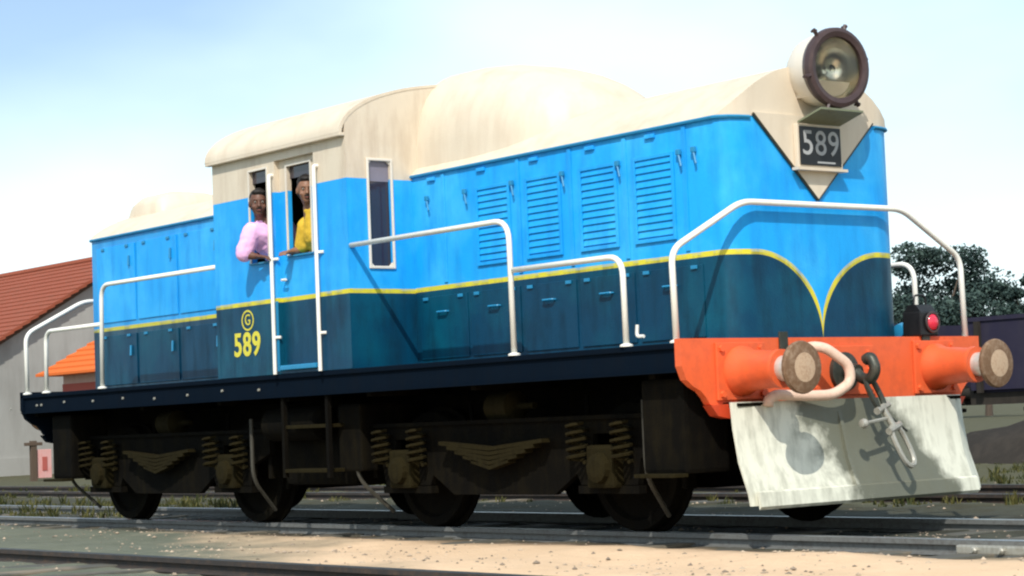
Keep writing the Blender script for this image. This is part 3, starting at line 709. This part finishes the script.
with mk('lining', 'cab_inside', cab) as bm:
    box(bm, (CX0+.052, -W+.09, 1.30), (CX0+.06, W-.09, 3.12)); box(bm, (CX1-.075, -.95, 1.30), (CX1-.062, .95, 3.12)); box(bm, (CX0+.06, -W+.08, 3.115), (CX1-.06, W-.08, 3.125))
with mk('control_desk', 'cab_inside', cab) as bm: box(bm, (CX1-.55, .2, 1.30), (CX1-.08, 1.0, 2.3), .02)
# markings on the cab side
SD = Matrix(((1, 0, 0, 0), (0, 0, -1, 0), (0, 1, 0, 0), (0, 0, 0, 1)))      # text x->+X, y->+Z, out -Y
text('cab_number', '589', 'digit_yellow', cab, .275, Matrix.Translation((-5.335, -W-.003, 1.54)) @ SD @ Matrix.Diagonal((.98, 1, 1, 1)), .002, 1.1, .006)
with mk('emblem', 'digit_yellow', cab) as bm:
    c = Vector((-5.315, -W-.003, 1.752)); k = 28
    ro_ = [bm.verts.new(c+Vector((math.cos(6.2832*i/k)*.098, 0, math.sin(6.2832*i/k)*.088))) for i in range(k)]; ri_ = [bm.verts.new(c+Vector((math.cos(6.2832*i/k)*.082, 0, math.sin(6.2832*i/k)*.073))) for i in range(k)]
    for i in range(k): bm.faces.new((ro_[i], ro_[(i+1) % k], ri_[(i+1) % k], ri_[i]))
text('emblem_letter', 'G', 'digit_yellow', mk.last, .13, Matrix.Translation((-5.315, -W-.003, 1.752)) @ SD, .0015)

# hood side fittings: louvres and doors
def louvre(x0, x1, z0, z1, s):
    with mk('louvre_panel', 'hood_paint', loco) as bm:
        y0, y1 = s*(H+.001), s*(H+.016); q = .028
        box(bm, (x0-q, y0, z0-q), (x0, y1, z1+q), .004); box(bm, (x1, y0, z0-q), (x1+q, y1, z1+q), .004); box(bm, (x0, y0, z1), (x1, y1, z1+q), .004); box(bm, (x0, y0, z0-q), (x1, y1, z0), .004)
    lp = mk.last; n = 11; dz = (z1-z0)/n; first = None
    for k in range(n):
        z = z0+k*dz
        if first is None:
            with mk('louvre_slat', 'hood_paint', lp) as bm: prism(bm, [(s*(H+.001), z+dz*.98), (s*(H+.004), z+dz*.98), (s*(H+.013), z+dz*.25), (s*(H+.011), z+dz*.18), (s*(H+.001), z+dz*.5)], 'x', x0+.004, x1-.004)
            first = mk.last
        else:
            clone(first, lp, (0, 0, k*dz))
for s in (-1, 1):
    for x0, x1 in ((-2.90, -2.53), (-2.29, -1.925), (-1.66, -1.295), (-1.065, -.695)): louvre(x0, x1, 2.05, 2.61, s)
    # upper door seams: narrow cover strips between the louvred doors
    for x in (-3.35, -2.72+.32, -1.79, -1.18, -.56):
        with mk('cover_strip', 'hood_paint', loco) as bm: box(bm, (x-.02, s*(H+.001), 1.93), (x+.02, s*(H+.010), 2.80), .003)
    for x in (-3.55, -3.05, -2.46, -1.86, -1.24, -.60, -.45):      # catches along the top edge
        with mk('catch', 'blue_trim', loco) as bm: box(bm, (x-.02, s*(H+.0105), 2.60), (x+.02, s*(H+.035), 2.64), .006); tube(bm, [(x, s*(H+.025), 2.62), (x+.03, s*(H+.03), 2.52)], .008, 6)
    for x in (-3.5, -2.85, -2.2, -1.55, -.9):
        with mk('hinge', 'hood_paint', loco) as bm: box(bm, (x-.05, s*(H+.001), 2.755), (x+.05, s*(H+.02), 2.785), .005)
    for k, (x0, x1) in enumerate(((-3.70, -3.08), (-3.03, -2.42), (-2.37, -1.76), (-1.71, -1.12), (-1.07, -.42))):   # lower doors
        with mk('access_door', 'hood_paint', loco) as bm: box(bm, (x0, s*(H+.001), 1.33), (x1, s*(H+.011), 1.83), .004)
        ad = mk.last
        with mk('door_handle', 'blue_trim', ad) as bm:
            xm = (x0+x1)/2; tube(bm, smooth_path([(xm-.06, s*(H+.01), 1.70), (xm-.06, s*(H+.04), 1.70), (xm+.06, s*(H+.04), 1.70), (xm+.06, s*(H+.01), 1.70)], .015, 3), .009, 6)
        for xx in (x0+.08, x1-.08):
            with mk('hinge', 'blue_trim', ad) as bm: box(bm, (xx-.03, s*(H+.0115), 1.80), (xx+.03, s*(H+.024), 1.826), .004)
    for k, (x0, x1) in enumerate(((-9.25, -8.45), (-8.40, -7.62), (-7.57, -6.78), (-6.73, -5.95))):
        for z0, z1 in ((1.33, 1.83), (1.96, 2.72)):
            with mk('access_door', 'hood_paint', loco) as bm: box(bm, (x0, s*(H+.001), z0), (x1, s*(H+.010), z1), .004)
            ad = mk.last
            with mk('door_handle', 'blue_trim', ad) as bm: tube(bm, [(x1-.1, s*(H+.02), z1-.12), (x1-.1, s*(H+.025), z1-.22)], .012, 6)
            for xx in (x0+.15, x1-.15):
                with mk('hinge', 'blue_trim', ad) as bm: box(bm, (xx-.03, s*(H+.0105), z1-.03), (xx+.03, s*(H+.022), z1-.004), .004)
# white lifting hook near the front foot
with mk('pipe_hook', 'white_rail', loco, True) as bm: tube(bm, smooth_path([(-.52, -1.40, 1.42), (-.53, -1.40, 1.34), (-.46, -1.40, 1.34)], .03), .012, 6)

# footplate and frame
with mk('footplate', 'navy_black', loco) as bm: box(bm, (XR, -W, 1.235), (-.062, W, 1.275), .008)
with mk('valance', 'navy_black', loco) as bm:
    for s in (-1, 1): box(bm, (XR+.005, s*(W-.02), 1.092), (-.064, s*(W-.06), 1.234)); box(bm, (XR+.01, s*(W-.001), 1.083), (-.066, s*(W-.14), 1.0915))
with mk('frame', 'grime_black', loco) as bm:
    for s in (-1, 1): box(bm, (XR+.1, s*.55, .80), (-.07, s*.62, 1.2335))
    for x in (-9.6, -7.4, -6.0, -4.9, -3.7, -2.35, -.4): box(bm, (x-.06, -.549, .85), (x+.06, .549, 1.23)); box(bm, (x-.03, -1.40, 1.05), (x+.03, -.6205, 1.23)); box(bm, (x-.03, .6205, 1.05), (x+.03, 1.40, 1.23))
for s in (-1, 1):
    for k in range(16):
        x = -9.3+k*.6
        if k == 0 and s == -1:
            with mk('bolt', 'steel_worn', loco) as bm: lathe(bm, [(0, .014), (.012, .012), (.012, 0)], (x, -W+.0195, 1.16), (0, -1, 0), 6)
            bolt0 = mk.last
        elif s == -1: clone(bolt0, loco, (x+9.3, 0, random.uniform(-.02, .02)))
with mk('fuel_tank', 'grime_black', loco, True) as bm:
    box(bm, (-5.42, -1.12, .34), (-4.33, 1.12, .99), .06)
with mk('battery_box', 'grime_black', loco) as bm:
    box(bm, (-4.30, -1.30, .46), (-3.98, 1.30, 1.0), .02)
for s in (-1, 1):
    with mk('air_reservoir', 'grime_black', loco, True) as bm: lathe(bm, [(0, 0), (.02, .1), (.06, .14), (.84, .14), (.88, .1), (.9, 0)], (-5.45-.0, s*1.22, .86), (1, 0, 0), 18)
    # cab steps
    st_ = empty('cab_step', (-4.53, s*1.4, .6)); setp(st_, loco)
    for x in (-4.86, -4.20):
        with mk('step_hanger', 'grime_black', st_) as bm: box(bm, (x-.02, s*1.44, .42), (x+.02, s*1.475, 1.08))
    for zz, yy in ((.46, 1.46), (.82, 1.44)):
        with mk('step_tread', 'grime_brown', st_) as bm: box(bm, (-4.84, s*(yy-.16), zz), (-4.22, s*(yy+.02), zz+.03), .005)

for xq, d_ in ((-.12, -1), (-9.30, 1)):
    for s in (-1, 1):
        with mk('sandbox', 'grime_black', loco) as bm: box(bm, (xq, s*.98, .42), (xq+d_*.42, s*1.38, 1.05), .03)
        sb_ = mk.last
        with mk('foot_step', 'grime_brown', sb_) as bm: box(bm, (xq+d_*.01, s*1.36, .40), (xq+d_*.40, s*1.49, .425), .004)
# bogies
def bogie(xa, xb, flip):
    bg_ = empty('bogie', ((xa+xb)/2, 0, 0)); setp(bg_, loco)
    a0, a1 = min(xa, xb), max(xa, xb); wr = .46
    for s in (-1, 1):
        with mk('side_frame', 'grime_black', bg_) as bm:
            x0, x1 = a0-.62, a1+.62
            poly = [(x0, .80), (x0, .62), (a0-.34, .52), (a0-.30, .34), (a0-.16, .34), (a0-.15, .70), (a0+.15, .70), (a0+.16, .34), (a0+.30, .34), (a0+.34, .42), (a0+.6, .27), (a1-.6, .27), (a1-.34, .42), (a1-.30, .34), (a1-.16, .34), (a1-.15, .70), (a1+.15, .70), (a1+.16, .34), (a1+.30, .34), (a1+.34, .52), (x1, .62), (x1, .80)]
            prism(bm, poly, 'y', s*1.11, s*1.16)
            box(bm, (x0, s*1.06, .80), (x1, s*1.19, .83))
        for ax in (a0, a1):
            wp = [(-.09, 0), (-.09, .10), (-.03, .11), (-.015, .36), (-.05, .385), (-.05, wr-.012), (-.04, wr-.006), (.05, wr), (.065, wr+.03), (.085, wr+.028), (.085, .37), (.05, .35), (.05, 0)]
            with mk('wheel', 'grime_black', bg_, True) as bm: lathe(bm, wp, (ax, s*.872, wr), (0, -s, 0) if False else (0, 1 if s < 0 else -1, 0), 36)
            with mk('axle_box', 'grime_brown', bg_) as bm:
                box(bm, (ax-.145, s*1.06, .32), (ax+.145, s*1.24, .62), .025); lathe(bm, [(0, .11), (.04, .10), (.05, .06), (.05, 0)], (ax, s*1.24, .46), (0, s, 0), 14)
            for dx in (-.235, .235):
                with mk('coil_spring', 'grime_brown', bg_, True) as bm:
                    pts = [(ax+dx+.07*math.cos(t_*.7), s*1.24+.07*math.sin(t_*.7), .50+t_*.0062) for t_ in range(46)]; tube(bm, pts, .014, 5)
            with mk('horn_tie', 'grime_black', bg_) as bm: box(bm, (ax-.32, s*1.10, .28), (ax+.32, s*1.17, .335))
            for dx in (-1, 1):
                with mk('brake_block', 'grime_black', bg_) as bm:
                    box(bm, (ax+dx*.49, s*.83, .30), (ax+dx*.54, s*.93, .62), .01); tube(bm, [(ax+dx*.53, s*.88, .62), (ax+dx*.50, s*.90, .98)], .018, 6)
            with mk('sand_pipe', 'pipe_pale', bg_, True) as bm:
                dx = -.42 if ax == a0 else .42
                tube(bm, smooth_path([(ax+dx*1.25, s*1.28, .92), (ax+dx*1.25, s*1.28, .40), (ax+dx*1.02, s*1.0, .12)], .12), .017, 6)
        with mk('leaf_spring', 'grime_brown', bg_) as bm:
            for k in range(5):
                L = .62-.1*k; zc = .62-.035*k; xm = (a0+a1)/2
                prism(bm, [(xm-L, zc+.03+.0*k), (xm, zc-.02), (xm+L, zc+.03), (xm+L, zc+.058), (xm, zc+.008), (xm-L, zc+.058)], 'y', s*1.20, s*1.28)
        with mk('brake_cylinder', 'grime_brown', bg_, True) as bm: lathe(bm, [(0, 0), (0, .11), (.26, .12), (.28, .09), (.30, .03), (.48, .025), (.48, 0)], ((a0+a1)/2-.2, s*1.05, .92), (1, 0, 0), 16)
    for ax in (a0, a1):
        with mk('axle', 'grime_black', bg_, True) as bm: lathe(bm, [(-1.2, 0), (-1.2, .07), (1.2, .07), (1.2, 0)], (ax, 0, wr), (0, 1, 0), 12)
    with mk('bolster', 'grime_black', bg_) as bm: box(bm, ((a0+a1)/2-.25, -1.05, .55), ((a0+a1)/2+.25, 1.05, .80), .02)
    for xq in (a0-.55, a1+.5):
        with mk('headstock', 'grime_black', bg_) as bm: box(bm, (xq, -1.105, .40), (xq+.05, 1.105, .79))
    for ax in (a0, a1):
        with mk('final_drive', 'grime_black', bg_) as bm: box(bm, (ax-.3, -.45, .28), (ax+.3, .45, .78), .08)
bogie(-8.6, -6.2, False); bogie(-3.55, -1.15, True)

# buffer beams (front and rear)
def beam(xf, d, paint):
    bpart = empty('buffer_beam', (xf, 0, 1.1)); setp(bpart, loco)
    half = [(1.5, 1.30), (1.5, 1.12), (1.46, 1.03), (1.40, .985), (1.335, .955), (1.29, .91), (1.26, .865), (1.17, .85), (1.14, .875)]
    poly = [(y, z) for y, z in half]+[(-y, z) for y, z in reversed(half)]
    with mk('beam_plate', paint, bpart) as bm: prism(bm, poly, 'x', xf-d*.06, xf)
    # raised pads behind each buffer and the centre pocket
    for s in (-1, 1):
        with mk('buffer_pad', paint, bpart) as bm: box(bm, (xf+d*.001, s*.978-.225, .89), (xf+d*.022, s*.978+.225, 1.27), .006)
        pd = mk.last
        for yy in (-.185, .185):
            for zz in (.93, 1.23):
                with mk('bolt', paint, pd) as bm: lathe(bm, [(0, .024), (.02, .022), (.02, 0)], (xf+d*.022, s*.978+yy, zz), (d, 0, 0), 6)
        bf = empty('buffer', (xf, s*.978, 1.075)); setp(bf, loco); o_ = (xf, s*.978, 1.08)
        with mk('housing', paint, bf, True, 40) as bm: lathe(bm, [(.022, 0), (.022, .168), (.05, .165), (.10, .140), (.16, .133), (.34, .120), (.36, .128), (.40, .126), (.40, .07)], o_, (d, 0, 0), 32)
        with mk('plunger', 'plunger', bf, True, 40) as bm: lathe(bm, [(.38, .085), (.47, .083), (.475, .07), (.535, .06)], o_, (d, 0, 0), 24)
        with mk('head', 'rust_disc', bf, True, 30) as bm: lathe(bm, [(.52, .05), (.535, .12), (.545, .168), (.565, .172), (.58, .165), (.588, .13), (.592, .095)], o_, (d, 0, 0), 36)
        with mk('worn_face', 'rust_worn', bf, True, 0) as bm: lathe(bm, [(.5915, .097), (.595, .05), (.596, 0)], o_, (d, 0, 0), 28)
        if s == 1 or True:
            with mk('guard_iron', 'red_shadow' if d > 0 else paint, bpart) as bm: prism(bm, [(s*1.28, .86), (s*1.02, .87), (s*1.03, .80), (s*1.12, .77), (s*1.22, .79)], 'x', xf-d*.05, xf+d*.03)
    with mk('drawgear_plate', paint, bpart) as bm:
        box(bm, (xf+d*.001, -.33, .90), (xf+d*.018, .33, 1.24), .005)
        for yy in (-.27, .27):
            for zz in (.95, 1.07, 1.19): lathe(bm, [(0, .022), (.018, .02), (.018, 0)], (xf+d*.018, yy, zz), (d, 0, 0), 6)
    if d < 0: return
    # plough
    pl = empty('snow_plough', (xf, 0, .5)); setp(pl, loco); pl['label'] = 'dirty white rail guard blade'
    yk = [-1.17, -.55, .62, 1.06, 1.22]
    def sect(y, back):
        return [(xf+d*(.13-back), y, .875), (xf+d*(.145-back), y, .70), (xf+d*(.185-back), y, .48), (xf+d*(.262-back), y, .275), (xf+d*(.275-back), y, .20)]
    rows_ = [sect(y, bk) for y, bk in zip(yk, (.03, .0, .0, .02, .10))]
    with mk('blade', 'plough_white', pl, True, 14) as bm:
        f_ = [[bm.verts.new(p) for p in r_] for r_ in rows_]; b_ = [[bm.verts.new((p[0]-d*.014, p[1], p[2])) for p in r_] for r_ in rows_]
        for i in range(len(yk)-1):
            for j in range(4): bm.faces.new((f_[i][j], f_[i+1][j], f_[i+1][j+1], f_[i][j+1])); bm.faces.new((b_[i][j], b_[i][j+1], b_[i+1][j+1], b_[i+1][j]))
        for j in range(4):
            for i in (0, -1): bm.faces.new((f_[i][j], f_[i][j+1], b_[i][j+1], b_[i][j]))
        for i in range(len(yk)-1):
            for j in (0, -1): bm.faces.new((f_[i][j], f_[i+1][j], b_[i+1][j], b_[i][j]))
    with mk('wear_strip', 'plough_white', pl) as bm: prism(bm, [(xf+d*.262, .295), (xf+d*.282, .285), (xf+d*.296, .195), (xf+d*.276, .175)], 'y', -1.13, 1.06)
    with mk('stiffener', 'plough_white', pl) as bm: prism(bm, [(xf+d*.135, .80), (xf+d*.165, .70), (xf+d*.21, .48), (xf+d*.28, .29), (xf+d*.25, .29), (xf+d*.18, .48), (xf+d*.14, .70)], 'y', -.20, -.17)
    with mk('plough_bracket', 'grime_black', pl) as bm:
        for s in (-1, 1): prism(bm, [(xf-d*.05, .848), (xf-d*.5, .85), (xf+d*.2, .24)], 'y', s*.7, s*.74)
        box(bm, (xf-d*.10, -1.12, .845), (xf+d*.115, 1.12, .868))
beam(0.0, 1, 'orange_beam'); beam(XR, -1, 'navy_black')

# draw hook, screw coupling, brake hose (front)
cp = empty('screw_coupling', (.1, 0, 1.05)); setp(cp, loco)
with mk('draw_hook', 'steel_dark', cp, True, 40) as bm:
    tube(bm, [(.019, 0, 1.06), (.10, 0, 1.06), (.16, 0, 1.05)], .055, 10)
    tube(bm, smooth_path([(.14, 0, 1.05), (.20, 0, 1.00), (.28, 0, 1.00), (.32, 0, 1.07), (.28, 0, 1.15), (.23, 0, 1.13)], .05), .04, 10, True)
    lathe(bm, [(.019, 0), (.019, .135), (.05, .135), (.055, .12), (.055, 0)], (0, 0, 1.06), (1, 0, 0), 24)
def link(pts, r, mat, name='link'):
    with mk(name, mat, cp, True) as bm: tube(bm, pts, r, 7)
def loop(c, u, v, a, b_, r, mat, name='link', n=22):
    c, u, v = Vector(c), Vector(u).normalized(), Vector(v).normalized()
    pts = [c+u*(a*math.copysign(abs(math.cos(6.2832*i/n))**.75, math.cos(6.2832*i/n)))+v*(b_*math.copysign(abs(math.sin(6.2832*i/n))**.75, math.sin(6.2832*i/n))) for i in range(n+1)]
    link(pts, r, mat, name)
p0, p1, p2, p3 = Vector((.235, .01, 1.0)), Vector((.29, .08, .80)), Vector((.335, .14, .66)), Vector((.40, .22, .42))
dn = (p1-p0).normalized(); sd = dn.cross(Vector((1, .2, .2))).normalized()
loop((p0+p1)/2, dn, sd, .125, .055, .020, 'steel_dark', 'shackle')
with mk('screw', 'steel_worn', cp, True, 40) as bm: tube(bm, [p1, p2], .024, 10); tube(bm, [p1-sd*.085, p1+sd*.085], .026, 8); tube(bm, [p2-sd*.085, p2+sd*.085], .026, 8)
with mk('lever', 'steel_worn', cp, True, 40) as bm:
    mm = (p1+p2)/2; e = mm+Vector((.02, -.27, -.03)); tube(bm, [mm, e], .013, 7); lathe(bm, [(-.035, 0), (-.025, .026), (0, .036), (.025, .026), (.035, 0)], e, (0, 1, 0), 12)
loop((p2+p3)/2, (p3-p2).normalized(), sd, .15, .072, .019, 'steel_worn', 'shackle')
with mk('screw_pin', 'steel_dark', cp, True, 40) as bm: tube(bm, [p1+sd*.02, p1+sd*.02+Vector((.03, .22, -.16))], .008, 6)
with mk('brake_hose', 'hose_pink', loco, True, 0) as bm:
    tube(bm, smooth_path([(.02, -.42, 1.20), (.12, -.42, 1.235), (.20, -.36, 1.22), (.26, -.20, 1.10), (.27, -.20, .98), (.24, -.34, .90), (.20, -.56, .90), (.16, -.80, .915), (.14, -.86, .89), (.14, -.87, .84)], .07), .036, 10)
with mk('hose_coupling', 'steel_dark', mk.last, True) as bm: tube(bm, [(.018, -.42, 1.195), (.09, -.42, 1.228)], .048, 10)
# lamp brackets on the beam
for yb in (-.60, .86):
    with mk('lamp_bracket', 'steel_dark', loco) as bm: box(bm, (.001, yb, 1.19), (.016, yb+.08, 1.34), .003)
with mk('jack_pad', 'blue_trim', loco, True) as bm: lathe(bm, [(-.06, 0), (-.05, .05), (0, .065), (.05, .05), (.06, 0)], (-.22, .92, 1.35), (0, 1, 0), 14); tube(bm, [(-.22, .92, 1.35), (-.22, .92, 1.27)], .03, 8)

# handrails
def rail(path, rad=.09, r=.021):
    with mk('handrail', 'white_rail', loco, True, 0) as bm: tube(bm, smooth_path(path, rad, 6), r, 10)
RW = 1.475
for s in (-1, 1):
    y = s*RW
    rail([(-3.775, y, 2.25), (-1.765, y, 2.25), (-1.755, y, 1.27)], .16)
    rail([(-1.73, y, 1.885), (-.56, y, 1.885), (-.553, y, 1.27)], .14)
    rail([(-5.84, y, 2.25), (-7.985, y, 2.255), (-8.02, y, 1.27)], .14)
    rail([(-8.02, y, 1.885), (-9.18, y, 1.885), (-9.2, y, 1.27)], .12)
    for x in (-1.755, -.553, -8.02, -9.2):
        with mk('rail_foot', 'white_rail', loco) as bm: lathe(bm, [(0, .045), (.012, .045), (.02, .028), (.02, 0)], (x, y, 1.2755), (0, 0, 1), 12)
for xe in (-.085, -9.67):
    rail([(xe, -1.455, 1.27), (xe-.012, -1.455, 1.885), (xe, -.80, 2.225), (xe, .82, 2.225), (xe-.012, 1.455, 1.885), (xe, 1.455, 1.27)], .10, .022)
    for s in (-1, 1):
        with mk('rail_foot', 'white_rail', loco) as bm: lathe(bm, [(0, .045), (.012, .045), (.02, .028), (.02, 0)], (xe, s*1.455, 1.2755), (0, 0, 1), 12)

# ---- signal lamp standing on the beam
lam = empty('signal_lamp', (-.03, .93, 1.3), 'black signal lamp with red lens standing on the orange beam', 'lamp')
with mk('body', 'plate_black', lam) as bm:
    box(bm, (-.14, .83, 1.302), (.03, 1.02, 1.48), .012); prism(bm, [(-.13, 1.48), (.02, 1.48), (-.02, 1.53), (-.09, 1.53)], 'y', .84, 1.01)
with mk('lens', 'lamp_red', lam, True, 0) as bm: lathe(bm, [(.0, .062), (.015, .058), (.032, .035), (.038, 0)], (.032, .945, 1.40), (1, 0, 0), 20)
with mk('lens_ring', 'rim_brown', lam, True, 30) as bm: lathe(bm, [(0, .064), (.012, .078), (.02, .074), (.02, .062)], (.031, .945, 1.40), (1, 0, 0), 20)
with mk('handle', 'plate_black', lam, True) as bm: tube(bm, smooth_path([(-.055, .86, 1.50), (-.055, .87, 1.60), (-.055, .99, 1.60), (-.055, 1.0, 1.50)], .03), .008, 6)

# ================================================================== PEOPLE
def person(label, skin, shirt, J, head, look, shirt_pts):
    """J: joints; built as one remeshed body with clothing and hair as children"""
    base = Vector(((J['ankL'][0]+J['ankR'][0])/2, (J['ankL'][1]+J['ankR'][1])/2, 1.30))
    bm = bmesh.new()
    def limb(pts, rads, seg=12):
        pts = [Vector(p) for p in pts]; P = [pts[0]]; RR = [rads[0]]
        for i in range(len(pts)-1):
            for k in (1, 2, 3):
                P.append(pts[i].lerp(pts[i+1], k/3)); RR.append(rads[i]+(rads[i+1]-rads[i])*k/3)
        tube(bm, P, .1, seg, True, RR)
        for p, r_ in zip(pts, rads): bmesh.ops.create_icosphere(bm, subdivisions=2, radius=r_*.99, matrix=Matrix.Translation(p))
    V = {k: Vector(v) for k, v in J.items()}
    limb([V['pel'], V['waist'], V['chest'], V['neckb']], [.135, .115, .135, .075]); limb([V['neckb'], V['head']+Vector((0, 0, -.06))], [.055, .052])
    limb([V['shL'], V['chest'], V['shR']], [.062, .12, .062])
    for s in 'LR':
        limb([V['sh'+s], V['el'+s], V['wr'+s]], [.058, .042, .028]); limb([V['pel'], V['kn'+s], V['ank'+s]], [.10, .062, .042])
        limb([V['ank'+s], V['ank'+s]+Vector((.13, 0, -.03))], [.04, .03])
        # hand: palm and five fingers
        d = Vector(J['hand'+s]).normalized(); dnv = Vector((0, 0, -1)); dnv = (dnv-d*dnv.dot(d)).normalized(); side = d.cross(dnv)
        wv = V['wr'+s]; pc = wv+d*.05
        for k in (-1, 0, 1): limb([wv+side*k*.012, pc+d*.04+side*k*.026], [.02, .015], 8)
        for k, ln in zip((-1.5, -.5, .5, 1.5), (.062, .078, .074, .055)):
            r0 = pc+d*.04+side*k*.020; limb([r0, r0+d*ln*.5+dnv*.004, r0+d*ln*.85+dnv*.022], [.0095, .009, .0075], 7)
        r0 = wv+d*.025+side*-.028*(1 if s == 'R' else -1); sg = -1 if s == 'R' else 1
        limb([r0, r0+d*.035+side*.028*sg, r0+d*.062+side*.032*sg], [.013, .0105, .008], 7)
    # head, facing 'look'
    hc = V['head']; lk = Vector(look).normalized(); upx = Vector((0, 0, 1)); sx = lk.cross(upx).normalized(); uu = sx.cross(lk)
    hm = Matrix((lk, -sx, uu)).transposed().to_4x4(); hm.translation = hc
    def ell(c, r_, sub=3): bmesh.ops.create_icosphere(bm, subdivisions=sub, radius=1, matrix=hm @ Matrix.Translation(c) @ Matrix.Diagonal((*r_, 1)))
    ell((-.012, 0, .025), (.096, .076, .095)); ell((.018, 0, -.035), (.072, .058, .075)); ell((.055, 0, -.082), (.028, .032, .025))
    ell((.093, 0, -.012), (.016, .013, .030), 2); ell((.10, 0, -.026), (.016, .017, .012), 2); ell((.078, 0, .030), (.016, .05, .011), 2)
    ell((.086, 0, -.058), (.010, .024, .009), 2)
    for s in (-1, 1): ell((-.008, s*.078, -.005), (.020, .010, .030), 2); ell((.055, s*.043, -.03), (.025, .02, .022), 2)
    me = bpy.data.meshes.new('person'); bm.to_mesh(me); bm.free()
    body = bpy.data.objects.new('person', me); COL.objects.link(body)
    md = body.modifiers.new('r', 'REMESH'); md.mode = 'VOXEL'; md.voxel_size = .0075; md.use_smooth_shade = True
    sm = body.modifiers.new('s', 'SMOOTH'); sm.iterations = 3; sm.factor = .5
    dg = bpy.context.evaluated_depsgraph_get(); me2 = bpy.data.meshes.new_from_object(body.evaluated_get(dg)); body.modifiers.clear(); body.data = me2
    me2.materials.clear(); me2.materials.append(MATS[skin]); me2.transform(Matrix.Translation(-base)); body.location = base
    tag(body, label, 'person')
    def cloth(name, mat, build, vox=.009):
        nonlocal bm
        bm = bmesh.new(); build(); mm = bpy.data.meshes.new(name); bm.to_mesh(mm); bm.free(); o = bpy.data.objects.new(name, mm); COL.objects.link(o)
        a = o.modifiers.new('r', 'REMESH'); a.mode = 'VOXEL'; a.voxel_size = vox; a.use_smooth_shade = True
        b_ = o.modifiers.new('s', 'SMOOTH'); b_.iterations = 4
        tx = bpy.data.textures.new(name+'_folds', 'CLOUDS'); tx.noise_scale = .09; c_ = o.modifiers.new('d', 'DISPLACE'); c_.texture = tx; c_.strength = .022; c_.mid_level = .5; c_.texture_coords = 'LOCAL'
        dg_ = bpy.context.evaluated_depsgraph_get(); m3 = bpy.data.meshes.new_from_object(o.evaluated_get(dg_)); o.modifiers.clear(); o.data = m3; m3.materials.clear(); m3.materials.append(MATS[mat]); setp(o, body); return o
    def b_shirt():
        limb([V['pel'], V['waist'], V['chest'], V['neckb'].lerp(V['chest'], .12)], [.155, .138, .155, .082]); limb([V['shL'], V['chest'], V['shR']], [.080, .14, .080])
        for s in 'LR':
            k = shirt_pts; limb([V['sh'+s], V['sh'+s].lerp(V['el'+s], k)], [.080, .076])
    def b_trs():
        limb([V['pel'], V['pel']+Vector((0, 0, .03))], [.15, .145])
        for s in 'LR': limb([V['pel'], V['kn'+s], V['ank'+s]], [.118, .082, .066])
    cloth('shirt', shirt, b_shirt); cloth('trousers', 'trouser', b_trs)
    def b_hair():
        ell((-.026, 0, .045), (.096, .083, .092)); ell((-.055, 0, -.01), (.062, .074, .07)); ell((.045, 0, .095), (.04, .06, .028))
    h_ = cloth('hair', 'hair_black', b_hair, .007)
    for s in (-1, 1):
        with mk('eye', 'eye_white', body, True, 0) as b3: bmesh.ops.create_icosphere(b3, subdivisions=2, radius=.009, matrix=hm @ Matrix.Translation((.077, s*.030, .008)))
        with mk('pupil', 'hair_black', mk.last, True, 0) as b3: bmesh.ops.create_icosphere(b3, subdivisions=2, radius=.0062, matrix=hm @ Matrix.Translation((.0815, s*.030, .008)))
    with mk('moustache', 'hair_black', body, True, 0) as b3: bmesh.ops.create_icosphere(b3, subdivisions=2, radius=1, matrix=hm @ Matrix.Translation((.092, 0, -.045)) @ Matrix.Diagonal((.012, .028, .006, 1)))
    with mk('lips', 'lip', body, True, 0) as b3: bmesh.ops.create_icosphere(b3, subdivisions=2, radius=1, matrix=hm @ Matrix.Translation((.090, 0, -.060)) @ Matrix.Diagonal((.010, .022, .006, 1)))
    return body
person('person in a pink shirt leaning out of the rear cab window', 'skin_dark', 'shirt_pink',
       dict(pel=(-5.08, -1.02, 2.02), waist=(-5.08, -1.16, 2.20), chest=(-5.08, -1.40, 2.42), neckb=(-5.07, -1.47, 2.585), head=(-5.035, -1.53, 2.715),
            shR=(-5.04, -1.60, 2.48), shL=(-5.06, -1.26, 2.53), elR=(-5.085, -1.66, 2.29), wrR=(-4.985, -1.60, 2.265), elL=(-4.95, -1.12, 2.32), wrL=(-4.86, -1.30, 2.20),
            knL=(-5.0, -.95, 1.68), knR=(-5.0, -1.13, 1.68), ankL=(-5.12, -.93, 1.36), ankR=(-5.12, -1.12, 1.36), handR=(.9, .35, -.12), handL=(.5, -.3, -.5)),
       None, (.85, -.5, -.03), .95)
person('person in a yellow shirt looking out of the cab door window', 'skin', 'shirt_yellow',
       dict(pel=(-4.50, -1.10, 2.05), waist=(-4.50, -1.16, 2.22), chest=(-4.475, -1.29, 2.42), neckb=(-4.465, -1.375, 2.625), head=(-4.452, -1.43, 2.765),
            shR=(-4.56, -1.37, 2.49), shL=(-4.36, -1.22, 2.52), elR=(-4.63, -1.37, 2.30), wrR=(-4.64, -1.47, 2.275), elL=(-4.30, -1.12, 2.28), wrL=(-4.18, -1.16, 2.2),
            knL=(-4.36, -1.02, 1.70), knR=(-4.50, -1.15, 1.70), ankL=(-4.40, -1.0, 1.36), ankR=(-4.55, -1.13, 1.36), handR=(.35, -.9, -.1), handL=(.9, .1, -.3)),
       None, (.85, -.5, -.05), .85)
